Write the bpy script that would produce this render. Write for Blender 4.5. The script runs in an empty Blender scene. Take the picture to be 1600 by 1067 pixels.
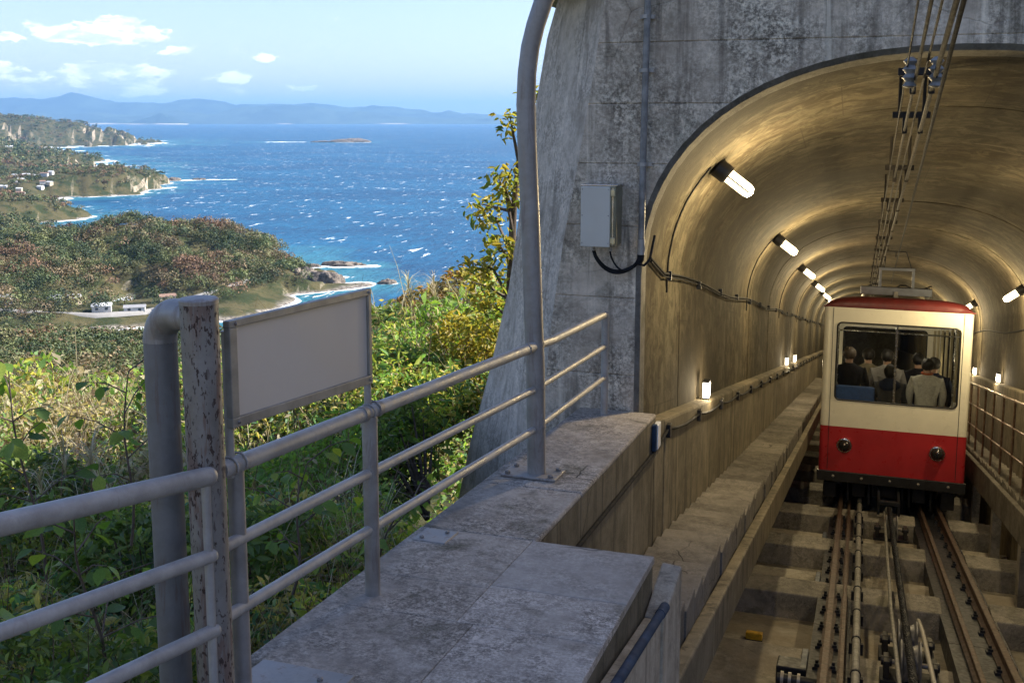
import bpy, bmesh, math, random
import numpy as np
from mathutils import Vector, Matrix

random.seed(7)
RNG = np.random.default_rng(11)
C = bpy.context.scene.collection
SC = bpy.context.scene

# ------------------------------------------------------------------ camera, sky, sun, exposure
PSI = math.radians(18.4422)            # the tunnel runs along +Y; the camera looks this far left of it
PITCH = math.radians(8.0)
cam = bpy.data.objects.new('camera', bpy.data.cameras.new('camera'))
C.objects.link(cam)
cam.location = (0, 0, 0)
cam.rotation_euler = (math.pi / 2 - PITCH, 0, PSI)
cam.data.sensor_width = 36
cam.data.lens = 36 * 1650 / 1600
cam.data.shift_y = -0.0710
cam.data.clip_start = 0.05
cam.data.clip_end = 120000
SC.camera = cam
SEA = -100.0                            # eye level is z = 0, a hundred metres above the sea

SUN_AZ = math.radians(58)            # from +Y towards +X
SUN_EL = math.radians(42)
sun_dir = Vector((math.sin(SUN_AZ) * math.cos(SUN_EL), math.cos(SUN_AZ) * math.cos(SUN_EL), math.sin(SUN_EL)))
sl = bpy.data.lights.new('sun', 'SUN')
sl.energy = 4.4
sl.angle = math.radians(0.53)
sl.color = (1.0, 0.94, 0.85)
sun = bpy.data.objects.new('sun', sl)
C.objects.link(sun)
sun.rotation_euler = (-sun_dir).to_track_quat('-Z', 'Y').to_euler()

SC.view_settings.view_transform = 'Standard'
SC.view_settings.look = 'None'
SC.view_settings.gamma = 1
SC.view_settings.use_curve_mapping = False
SC.view_settings.exposure = 1.52
SC.cycles.max_bounces = 8
SC.cycles.diffuse_bounces = 4
SC.cycles.volume_bounces = 0
SC.cycles.transparent_max_bounces = 16
SC.cycles.use_denoising = True


class NT:
    """small helper to wire nodes"""
    def __init__(self, tree):
        self.t = tree
        tree.nodes.clear()

    def n(self, typ, **kw):
        nd = self.t.nodes.new(typ)
        for k, v in kw.items():
            if k[0] == 'i' and k[1:].isdigit():
                self.set(nd, int(k[1:]), v)
            elif k.startswith('in_'):
                self.set(nd, k[3:].replace('_', ' '), v)
            else:
                setattr(nd, k, v)
        return nd

    def set(self, nd, key, v):
        s = nd.inputs[key]
        if isinstance(v, bpy.types.NodeSocket):
            self.t.links.new(v, s)
        else:
            s.default_value = v

    def math(self, op, a, b=0.0, c=None, clamp=False):
        nd = self.n('ShaderNodeMath', operation=op, use_clamp=clamp)
        self.set(nd, 0, a); self.set(nd, 1, b)
        if c is not None: self.set(nd, 2, c)
        return nd.outputs[0]

    def ramp(self, v, lo, hi, a=0.0, b=1.0, smooth=True):
        nd = self.n('ShaderNodeMapRange', interpolation_type='SMOOTHSTEP' if smooth else 'LINEAR')
        self.set(nd, 0, v); self.set(nd, 1, lo); self.set(nd, 2, hi); self.set(nd, 3, a); self.set(nd, 4, b)
        return nd.outputs[0]

    def mix(self, f, a, b, blend='MIX'):
        nd = self.n('ShaderNodeMix', data_type='RGBA', blend_type=blend)
        self.set(nd, 0, f)
        for i, v in ((6, a), (7, b)):
            if not isinstance(v, bpy.types.NodeSocket) and len(v) == 3: v = (*v, 1)
            self.set(nd, i, v)
        return nd.outputs[2]

    def noise(self, vec, scale, detail=4, rough=0.55, dist=0.0, out=0):
        nd = self.n('ShaderNodeTexNoise')
        if vec is not None: self.set(nd, 'Vector', vec)
        self.set(nd, 'Scale', scale); self.set(nd, 'Detail', detail); self.set(nd, 'Roughness', rough); self.set(nd, 'Distortion', dist)
        return nd.outputs[out]

    def voro(self, vec, scale, feature='F1', out=0, rnd=1.0):
        nd = self.n('ShaderNodeTexVoronoi', feature=feature)
        if vec is not None: self.set(nd, 'Vector', vec)
        self.set(nd, 'Scale', scale)
        self.set(nd, 'Randomness', rnd)
        return nd.outputs[out]

    def vmap(self, vec, scale=(1, 1, 1), rot=(0, 0, 0), loc=(0, 0, 0)):
        nd = self.n('ShaderNodeMapping')
        self.set(nd, 0, vec); self.set(nd, 1, loc); self.set(nd, 2, rot); self.set(nd, 3, scale)
        return nd.outputs[0]

    def bump(self, h, strength=0.5, dist=0.01, normal=None):
        nd = self.n('ShaderNodeBump')
        self.set(nd, 'Height', h); self.set(nd, 'Strength', strength); self.set(nd, 'Distance', dist)
        if normal is not None: self.set(nd, 'Normal', normal)
        return nd.outputs[0]


# world: physical sky with scattered fair-weather clouds low over the sea
wd = bpy.data.worlds.new('World')
SC.world = wd
wd.use_nodes = True
w = NT(wd.node_tree)
sky = w.n('ShaderNodeTexSky', sky_type='NISHITA', sun_disc=False, sun_elevation=SUN_EL, sun_rotation=SUN_AZ,
          altitude=100, air_density=1.0, dust_density=0.6, ozone_density=1.0)
tc = w.n('ShaderNodeTexCoord').outputs['Generated']
sep = w.n('ShaderNodeSeparateXYZ', i0=tc)
dx, dy, dz = sep.outputs
az = w.math('ARCTAN2', dx, dy)
comb = w.n('ShaderNodeCombineXYZ', i0=az, i1=w.math('MULTIPLY', dz, 2.6), i2=0.0).outputs[0]
n1 = w.noise(w.vmap(comb, loc=(0.3, 0.12, 0)), 24, 8, 0.62, 0.25)
n2 = w.noise(w.vmap(comb, loc=(3.1, 1.2, 0)), 4.0, 3, 0.5)
nlit = w.noise(w.vmap(comb, loc=(0.3 + 0.008, 0.12 + 0.022, 0)), 24, 8, 0.62, 0.25)


ra = w.math('ADD', az, w.math('MULTIPLY', w.math('SUBTRACT', w.noise(w.vmap(comb, loc=(9, 2, 0)), 30, 6, 0.65), 0.5), 0.075))
rz = w.math('ADD', dz, w.math('MULTIPLY', w.math('SUBTRACT', w.noise(w.vmap(comb, loc=(4, 7, 0)), 34, 6, 0.65), 0.5), 0.022))


def blob(az0, v0, sa, sv):
    a = w.math('DIVIDE', w.math('SUBTRACT', ra, az0), sa)
    b = w.math('DIVIDE', w.math('SUBTRACT', rz, v0), sv)
    b = w.math('MULTIPLY', b, w.math('ADD', 1.0, w.math('MULTIPLY', w.math('LESS_THAN', b, 0.0), 0.8)))
    r = w.math('SQRT', w.math('ADD', w.math('MULTIPLY', a, a), w.math('MULTIPLY', b, b)))
    return w.math('MAXIMUM', w.math('SUBTRACT', 1.0, r), 0.0)


cum = None
for args in ((-0.700, 0.0700, 0.066, 0.013), (-0.735, 0.0735, 0.026, 0.012), (-0.675, 0.078, 0.030, 0.016), (-0.645, 0.072, 0.02, 0.012), (-0.765, 0.0665, 0.03, 0.007), (-0.622, 0.060, 0.014, 0.008), (-0.553, 0.055, 0.012, 0.007),
             (-0.518, 0.0285, 0.014, 0.006), (-0.575, 0.037, 0.02, 0.009), (-0.68, 0.04, 0.06, 0.011), (-0.79, 0.043, 0.05, 0.008),
             (0.55, 0.09, 0.2, 0.03), (1.6, 0.075, 0.25, 0.03), (2.8, 0.1, 0.2, 0.035), (-2.2, 0.085, 0.25, 0.03), (-1.4, 0.09, 0.15, 0.03)):
    bb = blob(*args)
    cum = bb if cum is None else w.math('MAXIMUM', cum, bb)
band = w.math('MULTIPLY', w.ramp(w.math('ABSOLUTE', w.math('SUBTRACT', dz, 0.032)), 0.022, 0.0),
              w.ramp(w.math('ADD', w.math('MULTIPLY', az, -0.9), w.math('MULTIPLY', n2, 0.35)), 0.55, 0.86, 0.06, 0.42))
cov = w.math('ADD', w.math('MULTIPLY', w.math('MINIMUM', w.math('MULTIPLY', cum, 1.5), 0.58), 1.0), band)
dens = w.ramp(w.math('ADD', cov, w.math('MULTIPLY', w.math('SUBTRACT', n1, 0.5), 1.7)), 0.27, 0.50)
shade = w.ramp(w.math('SUBTRACT', n1, nlit), -0.09, 0.1)
cloudcol = w.mix(shade, (3.9, 4.1, 4.7), (6.6, 6.5, 6.3))
bg = w.n('ShaderNodeBackground')
w.set(bg, 0, w.mix(w.math('MULTIPLY', dens, 0.9), w.mix(1.0, sky.outputs[0], (0.69, 0.645, 0.745), 'MULTIPLY'), cloudcol))
bg.inputs[1].default_value = 0.112
w.t.links.new(bg.outputs[0], w.n('ShaderNodeOutputWorld').inputs[0])


# ------------------------------------------------------------------ object helpers
def setp(o, label=None, cat=None, group=None, kind=None):
    if label: o['label'] = label
    if cat: o['category'] = cat
    if group: o['group'] = group
    if kind: o['kind'] = kind
    return o


def thing(name, label, cat, loc=(0, 0, 0), group=None):
    o = bpy.data.objects.new(name, None)
    C.objects.link(o)
    o.location = loc
    o.empty_display_size = 0.1
    return setp(o, label, cat, group)


def wloc(o):
    v = Vector((0, 0, 0))
    while o is not None:
        v += o.location
        o = o.parent
    return v


class MB:
    """collects shapes given in world coordinates; build() links them as one mesh object"""
    def __init__(self):
        self.v = []; self.f = []

    def add(self, vs, fs):
        k = len(self.v)
        self.v += [tuple(p) for p in vs]
        self.f += [tuple(i + k for i in f) for f in fs]
        return self

    def hexa(self, p):            # p: 8 points, bottom ring 0-3 (ccw from above), top ring 4-7
        return self.add(p, [(3, 2, 1, 0), (4, 5, 6, 7), (0, 1, 5, 4), (1, 2, 6, 5), (2, 3, 7, 6), (3, 0, 4, 7)])

    def box(self, lo, hi, rot=None, at=None):
        x0, y0, z0 = lo; x1, y1, z1 = hi
        p = [Vector(q) for q in ((x0, y0, z0), (x1, y0, z0), (x1, y1, z0), (x0, y1, z0), (x0, y0, z1), (x1, y0, z1), (x1, y1, z1), (x0, y1, z1))]
        if rot is not None:
            p = [rot @ q for q in p]
        if at is not None:
            p = [q + Vector(at) for q in p]
        return self.hexa(p)

    def sbox(self, x0, x1, y0, y1, h0, h1):       # box sheared along the tunnel slope, heights above the rail line
        return self.hexa([(x0, y0, zt(y0, h0)), (x1, y0, zt(y0, h0)), (x1, y1, zt(y1, h0)), (x0, y1, zt(y1, h0)),
                          (x0, y0, zt(y0, h1)), (x1, y0, zt(y0, h1)), (x1, y1, zt(y1, h1)), (x0, y1, zt(y1, h1))])

    def tube(self, pts, r, n=12, caps=True):
        pts = [Vector(p) for p in pts]
        rs = r if isinstance(r, (list, tuple)) else [r] * len(pts)
        k = len(self.v)
        up = None
        for i, p in enumerate(pts):
            t = (pts[min(i + 1, len(pts) - 1)] - pts[max(i - 1, 0)]).normalized()
            if up is None:
                a = Vector((0, 0, 1)) if abs(t.z) < 0.9 else Vector((1, 0, 0))
                up = (a - t * a.dot(t)).normalized()
            else:
                up = (up - t * up.dot(t)).normalized()
            s = t.cross(up)
            for j in range(n):
                a = 2 * math.pi * j / n
                self.v.append(tuple(p + (up * math.cos(a) + s * math.sin(a)) * rs[i]))
        for i in range(len(pts) - 1):
            for j in range(n):
                a = k + i * n + j; b = k + i * n + (j + 1) % n
                self.f.append((a, b, b + n, a + n))
        if caps:
            self.f.append(tuple(k + j for j in reversed(range(n))))
            self.f.append(tuple(k + (len(pts) - 1) * n + j for j in range(n)))
        return self

    def lathe(self, prof, n=20, mat=None):        # prof: (radius, z) about local z
        k = len(self.v)
        for r, z in prof:
            for j in range(n):
                a = 2 * math.pi * j / n
                p = Vector((r * math.cos(a), r * math.sin(a), z))
                self.v.append(tuple(mat @ p if mat is not None else p))
        for i in range(len(prof) - 1):
            for j in range(n):
                a = k + i * n + j; b = k + i * n + (j + 1) % n
                self.f.append((a, b, b + n, a + n))
        self.f.append(tuple(k + j for j in reversed(range(n))))
        self.f.append(tuple(k + (len(prof) - 1) * n + j for j in range(n)))
        return self

    def sphere(self, c, r, nu=14, nv=9):
        prof = [(max(1e-4, r * math.sin(math.pi * i / nv)), -r * math.cos(math.pi * i / nv)) for i in range(nv + 1)]
        return self.lathe(prof, nu, Matrix.Translation(c))

    def mesh(self, name, off=(0, 0, 0)):
        m = bpy.data.meshes.new(name)
        ox, oy, oz = off
        m.from_pydata([(a - ox, b - oy, c - oz) for a, b, c in self.v], [], self.f)
        return m

    def build(self, name, mat, parent=None, smooth=None, bevel=0, seg=2, kind=None, label=None, fixn=True):
        off = wloc(parent) if parent is not None else (0, 0, 0)
        m = self.mesh(name, off)
        if fixn:
            bm = bmesh.new(); bm.from_mesh(m)
            bmesh.ops.recalc_face_normals(bm, faces=bm.faces)
            bm.to_mesh(m); bm.free()
        o = bpy.data.objects.new(name, m)
        C.objects.link(o)
        if parent is not None: o.parent = parent
        if mat is not None: m.materials.append(mat)
        if smooth:
            m.shade_smooth()
            m.set_sharp_from_angle(angle=math.radians(smooth))
        if bevel:
            b = o.modifiers.new('bevel', 'BEVEL')
            b.width = bevel; b.segments = seg; b.limit_method = 'ANGLE'; b.angle_limit = math.radians(40)
            b.use_clamp_overlap = True
        if kind: o['kind'] = kind
        if label: o['label'] = label
        return o


def np_mesh(name, V, F, col=None, mat=None, parent=None, smooth=False, uv=None):
    """V (n,3), F (m,k) arrays -> object"""
    V = np.asarray(V, np.float32); F = np.asarray(F, np.int32)
    m = bpy.data.meshes.new(name)
    off = wloc(parent) if parent is not None else (0, 0, 0)
    V = V - np.asarray(off, np.float32)
    m.vertices.add(len(V)); m.vertices.foreach_set('co', V.ravel())
    nf, k = F.shape
    m.loops.add(nf * k); m.loops.foreach_set('vertex_index', F.ravel())
    m.polygons.add(nf)
    m.polygons.foreach_set('loop_start', np.arange(0, nf * k, k, dtype=np.int32))
    m.update(calc_edges=True)
    if smooth: m.shade_smooth()
    if col is not None:
        a = m.attributes.new('Col', 'FLOAT_COLOR', 'POINT')
        c4 = np.ones((len(V), 4), np.float32); c4[:, :3] = col
        a.data.foreach_set('color', c4.ravel())
    if mat is not None: m.materials.append(mat)
    o = bpy.data.objects.new(name, m)
    C.objects.link(o)
    if parent is not None: o.parent = parent
    return o


def share(o, parent, loc, name=None):
    c = o.copy()
    C.objects.link(c)
    c.parent = parent
    c.location = loc
    return c


def copy_thing(t, loc):
    r = t.copy(); C.objects.link(r); r.location = loc
    for ch in t.children:
        c = ch.copy(); C.objects.link(c); c.parent = r
        for g in ch.children:
            d = g.copy(); C.objects.link(d); d.parent = c
    return r


# ------------------------------------------------------------------ materials
def newmat(name):
    m = bpy.data.materials.new(name)
    m.use_nodes = True
    t = NT(m.node_tree)
    out = t.n('ShaderNodeOutputMaterial')
    b = t.n('ShaderNodeBsdfPrincipled')
    t.t.links.new(b.outputs[0], out.inputs[0])
    t.b = b; t.out = out
    return m, t


def plain(name, col, rough=0.6, metal=0.0, var=0.12, scale=8, bump=0.0, spec=0.5):
    m, t = newmat(name)
    co = t.n('ShaderNodeTexCoord').outputs['Object']
    n = t.noise(co, scale, 5, 0.6)
    c = t.mix(t.ramp(n, 0.3, 0.7), tuple(x * (1 - var) for x in col), tuple(min(1, x * (1 + var)) for x in col))
    t.set(t.b, 'Base Color', c)
    t.set(t.b, 'Roughness', t.ramp(t.noise(co, scale * 2.3, 4), 0.3, 0.7, max(0.05, rough - 0.1), min(1, rough + 0.1)))
    t.set(t.b, 'Metallic', metal)
    t.set(t.b, 'Specular IOR Level', spec)
    if bump: t.set(t.b, 'Normal', t.bump(t.noise(co, scale * 6, 4), bump, 0.004))
    return m


def concrete(name, dark, light, speck=0.5, streak=0.0, moss=0.0, bump=0.6, speck_scale=70, warm=None, crack=0.75):
    m, t = newmat(name)
    co = t.n('ShaderNodeTexCoord').outputs['Object']
    big = t.noise(co, 1.3, 5, 0.65, 0.4)
    mid = t.noise(co, 7, 6, 0.7)
    c = t.mix(t.ramp(t.math('ADD', t.math('MULTIPLY', big, 0.6), t.math('MULTIPLY', mid, 0.4)), 0.36, 0.63), dark, light)
    # worn surface: pale cement skin flaking off a dark pitted aggregate
    wear = t.ramp(t.noise(co, 2.1, 6, 0.7, 0.6), 0.30, 0.72)
    fine = t.math('ADD', t.math('MULTIPLY', t.noise(co, speck_scale, 6, 0.8), 0.6), t.math('MULTIPLY', t.noise(co, speck_scale * 0.31, 5, 0.75), 0.4))
    sp = t.ramp(fine, 0.42, 0.60)
    spc = t.mix(sp, tuple(x * 0.3 for x in dark), tuple(min(1, x * 1.5) for x in light))
    c = t.mix(t.math('MULTIPLY', wear, speck), c, spc)
    blot = t.ramp(t.noise(co, 3.3, 7, 0.75, 1.0), 0.56, 0.72)
    c = t.mix(t.math('MULTIPLY', blot, 0.45), c, tuple(x * 0.35 for x in dark))
    if streak:
        s = t.noise(t.vmap(co, (5.5, 5.5, 0.35)), 1.6, 6, 0.65, 0.5)
        c = t.mix(t.math('MULTIPLY', t.ramp(s, 0.5, 0.66), streak), c, tuple(x * 0.3 for x in dark))
        s2 = t.noise(t.vmap(co, (7, 7, 0.3), loc=(4, 2, 7)), 1.5, 6, 0.65, 0.5)
        c = t.mix(t.math('MULTIPLY', t.ramp(s2, 0.56, 0.7), streak * 0.8), c, tuple(min(1, x * 1.5) for x in light))
    if moss:
        g = t.ramp(t.noise(co, 2.7, 6, 0.7, 0.5), 0.52, 0.66)
        c = t.mix(t.math('MULTIPLY', g, moss), c, (0.05, 0.05, 0.025))
    if warm is not None:
        g = t.ramp(t.noise(co, 0.9, 4, 0.6), 0.4, 0.65)
        c = t.mix(t.math('MULTIPLY', g, 0.7), c, warm)
    # hair cracks
    cr = t.voro(t.vmap(t.mix(0.12, co, t.noise(co, 3, 3, 0.6, 0, 1))), 1.1, 'DISTANCE_TO_EDGE')
    crk = t.math('MULTIPLY', t.ramp(cr, 0.006, 0.0), t.ramp(t.noise(co, 0.8, 2), 0.5, 0.6))
    crk = t.math('MULTIPLY', crk, crack)
    c = t.mix(crk, c, tuple(x * 0.2 for x in dark))
    t.set(t.b, 'Base Color', c)
    t.set(t.b, 'Roughness', 0.9)
    t.set(t.b, 'Specular IOR Level', 0.25)
    h = t.math('ADD', t.math('MULTIPLY', fine, t.math('ADD', t.math('MULTIPLY', wear, 0.8), 0.25)), t.math('MULTIPLY', mid, 0.6))
    h = t.math('SUBTRACT', h, t.math('MULTIPLY', crk, 0.8))
    t.set(t.b, 'Normal', t.bump(h, bump, 0.012))
    return m


def galv(name, col=(0.37, 0.35, 0.315), rust=0.0, rough=0.5, metal=0.25, speck=0.0):
    m, t = newmat(name)
    co = t.n('ShaderNodeTexCoord').outputs['Object']
    n = t.noise(co, 9, 6, 0.7)
    v = t.voro(co, 60, out=1)
    bw = t.n('ShaderNodeSeparateXYZ', i0=v).outputs[0]
    c = t.mix(t.ramp(n, 0.3, 0.7), tuple(x * 0.8 for x in col), tuple(x * 1.15 for x in col))
    c = t.mix(t.math('MULTIPLY', bw, 0.12), c, tuple(x * 0.55 for x in col))
    streak = t.noise(t.vmap(co, (9, 9, 1.0)), 3, 6, 0.7, 0.4)
    mask = t.math('MULTIPLY', t.ramp(streak, 0.56 - 0.1 * rust, 0.64 - 0.06 * rust), min(1.0, rust + 0.12))
    c = t.mix(mask, c, (0.14, 0.055, 0.022))
    if speck:
        sp = t.ramp(t.noise(t.vmap(co, (1, 1, 0.45)), 85, 3, 0.6), 0.55, 0.60)
        sp = t.math('MULTIPLY', sp, t.ramp(streak, 0.36, 0.50))
        c = t.mix(t.math('MULTIPLY', sp, speck), c, (0.035, 0.016, 0.009))
        mask = t.math('MAXIMUM', mask, sp)
    t.set(t.b, 'Base Color', c)
    t.set(t.b, 'Metallic', t.math('MULTIPLY', t.math('SUBTRACT', 1.0, mask), metal))
    t.set(t.b, 'Roughness', t.math('ADD', t.math('MULTIPLY', mask, 0.4), t.ramp(n, 0.3, 0.7, rough - 0.1, rough + 0.12)))
    t.set(t.b, 'Normal', t.bump(t.math('ADD', t.noise(co, 120, 3), t.math('MULTIPLY', mask, 0.6)), 0.25, 0.002))
    return m


def glow(name, col, strength):
    m, t = newmat(name)
    t.set(t.b, 'Base Color', (0.9, 0.88, 0.8, 1))
    t.set(t.b, 'Emission Color', (*col, 1))
    t.set(t.b, 'Emission Strength', strength)
    return m


def leafmat(name, trans=0.35, rough=0.5):
    m, t = newmat(name)
    at = t.n('ShaderNodeAttribute', attribute_name='Col').outputs[0]
    co = t.n('ShaderNodeTexCoord').outputs['Object']
    c = t.mix(t.ramp(t.noise(co, 14, 3), 0.35, 0.65), t.mix(1.0, at, (0.72, 0.76, 0.7), 'MULTIPLY'), at)
    t.set(t.b, 'Base Color', c)
    t.set(t.b, 'Roughness', rough)
    t.set(t.b, 'Specular IOR Level', 0.35)
    tr = t.n('ShaderNodeBsdfTranslucent')
    t.set(tr, 0, t.mix(1.0, c, (1.25, 1.3, 0.7), 'MULTIPLY'))
    mx = t.n('ShaderNodeMixShader', i0=trans, i1=t.b.outputs[0], i2=tr.outputs[0])
    t.t.links.new(mx.outputs[0], t.out.inputs[0])
    return m


M = {}
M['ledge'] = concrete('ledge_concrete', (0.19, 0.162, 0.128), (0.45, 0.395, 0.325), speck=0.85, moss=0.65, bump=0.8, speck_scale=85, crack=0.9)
M['slab'] = concrete('slab_concrete', (0.24, 0.207, 0.165), (0.52, 0.46, 0.385), speck=1.0, moss=0.35, bump=0.8, speck_scale=95, crack=0.9)
M['slab_plain'] = concrete('trowelled_concrete', (0.25, 0.222, 0.185), (0.42, 0.38, 0.325), speck=0.4, moss=0.3, bump=0.4, speck_scale=60)
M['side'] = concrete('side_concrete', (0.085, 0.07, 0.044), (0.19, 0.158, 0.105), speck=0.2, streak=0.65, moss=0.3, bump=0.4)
M['portal'] = concrete('portal_concrete', (0.33, 0.27, 0.20), (0.70, 0.59, 0.455), speck=0.9, streak=0.6, moss=0.4, bump=1.0, speck_scale=46, crack=0.25)
M['buttress'] = concrete('buttress_concrete', (0.31, 0.262, 0.205), (0.66, 0.575, 0.47), crack=0.0, speck=0.55, streak=0.4, moss=0.12, bump=0.8, speck_scale=50)
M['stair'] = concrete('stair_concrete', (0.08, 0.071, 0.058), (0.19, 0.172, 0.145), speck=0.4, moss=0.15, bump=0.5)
M['bed'] = concrete('bed_concrete', (0.19, 0.175, 0.145), (0.40, 0.37, 0.315), speck=0.4, moss=0.35, bump=0.7, warm=(0.24, 0.20, 0.15))
M['beam'] = concrete('beam_concrete', (0.13, 0.125, 0.115), (0.33, 0.305, 0.265), speck=0.5, moss=0.45, bump=0.6)
M['kerb'] = concrete('kerb_concrete', (0.24, 0.195, 0.135), (0.46, 0.39, 0.285), speck=0.3, streak=0.6, moss=0.15, bump=0.4, crack=0.0)
M['reveal'] = concrete('reveal_concrete', (0.10, 0.092, 0.075), (0.22, 0.205, 0.17), speck=0.3, moss=0.5, bump=0.6, crack=0.0)  # dark base and moss stand in for the shadow band round the arch
M['galv'] = galv('galvanised_pipe')
M['galv_rust'] = galv('rusty_galvanised', (0.25, 0.232, 0.205), rust=0.45, rough=0.55, metal=0.45, speck=0.9)
M['galv_dull'] = galv('dull_galvanised', (0.33, 0.31, 0.285), rust=0.15, rough=0.55, metal=0.6)
M['galv_shaded'] = galv('shaded_galvanised', (0.20, 0.195, 0.185), rust=0.2, rough=0.6, metal=0.4)  # darker copy for the rear pipe; its shade is put into the colour
M['frame'] = plain('sign_frame', (0.27, 0.255, 0.22), 0.5, 0.3, 0.2, 12)
M['panel'] = plain('sign_back', (0.52, 0.465, 0.39), 0.55, 0.0, 0.04, 1.5)
M['steel_dark'] = plain('dark_steel', (0.018, 0.020, 0.026), 0.55, 0.2, 0.4, 10, 0.3, 0.35)
M['steel_blue'] = plain('blue_steel', (0.045, 0.06, 0.085), 0.5, 0.3, 0.3, 6, 0.2)
M['black'] = plain('black_paint', (0.02, 0.02, 0.022), 0.45, 0.2, 0.3, 12, 0.2)
M['rubber'] = plain('black_cable', (0.016, 0.016, 0.017), 0.85, 0.0, 0.3, 20, 0.0, 0.12)
M['wire'] = plain('sooty_wire', (0.03, 0.026, 0.022), 0.75, 0.0, 0.3, 20, 0.0, 0.2)
M['roller'] = plain('worn_steel', (0.22, 0.22, 0.225), 0.45, 0.4, 0.4, 12)
M['rail'] = plain('rusty_rail', (0.075, 0.047, 0.034), 0.6, 0.2, 0.35, 14, 0.4)
M['rail_head'] = plain('rail_running_face', (0.20, 0.13, 0.09), 0.4, 0.6, 0.3, 20)
M['greypipe'] = plain('grey_conduit', (0.22, 0.215, 0.20), 0.6, 0.2, 0.3, 14, 0.3)
M['bluepipe'] = plain('blue_grey_pipe', (0.035, 0.055, 0.085), 0.85, 0.0, 0.25, 12, 0.0, 0.08)
M['boxgrey'] = plain('box_paint', (0.55, 0.53, 0.46), 0.4, 0.0, 0.05, 3)
M['boxdark'] = plain('box_side', (0.22, 0.21, 0.14), 0.4, 0.3, 0.2, 6)
M['brass'] = plain('latch_metal', (0.55, 0.5, 0.33), 0.35, 0.7, 0.15, 20)
M['cream'] = plain('cream_paint', (0.80, 0.765, 0.64), 0.35, 0.0, 0.05, 2.5)
M['red'] = plain('red_paint', (0.40, 0.024, 0.030), 0.35, 0.0, 0.10, 2.5)
M['darkred'] = plain('roof_red_paint', (0.105, 0.012, 0.012), 0.55, 0.0, 0.2, 4)
M['inside'] = plain('car_lining', (0.42, 0.36, 0.22), 0.5, 0.0, 0.1, 3)
M['chrome'] = plain('stainless', (0.6, 0.6, 0.6), 0.22, 1.0, 0.1, 10)
M['greyblue'] = plain('collector_paint', (0.13, 0.145, 0.18), 0.45, 0.3, 0.15, 8)
M['yellow'] = plain('yellow_paint', (0.62, 0.36, 0.02), 0.5, 0.0, 0.25, 25)
M['white'] = plain('white_plastic', (0.7, 0.7, 0.68), 0.4, 0.0, 0.06, 8)
M['seatblue'] = plain('blue_seat_cloth', (0.04, 0.09, 0.25), 0.8, 0.0, 0.15, 20)
M['bark'] = plain('bark', (0.10, 0.075, 0.055), 0.85, 0.0, 0.35, 18, 0.6)
M['stem'] = plain('dry_stem', (0.20, 0.12, 0.075), 0.75, 0.0, 0.3, 18)
M['wood'] = plain('old_wood', (0.16, 0.11, 0.065), 0.8, 0.0, 0.3, 9, 0.4)
M['leaf'] = leafmat('leaves', 0.48, 0.45)
M['woodland'] = leafmat('woodland_leaves', 0.15, 0.7)
M['plume'] = leafmat('grass_plume', 0.3, 0.8)


def glassmat():
    m, t = newmat('window_glass')
    tr = t.n('ShaderNodeBsdfTransparent', i0=(0.86, 0.88, 0.86, 1))
    gl = t.n('ShaderNodeBsdfGlossy'); gl.inputs['Roughness'].default_value = 0.03
    fr = t.n('ShaderNodeFresnel'); fr.inputs[0].default_value = 1.5
    mx = t.n('ShaderNodeMixShader', i0=fr.outputs[0], i1=tr.outputs[0], i2=gl.outputs[0])
    t.t.links.new(mx.outputs[0], t.out.inputs[0])
    return m


M['glass'] = glassmat()


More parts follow.
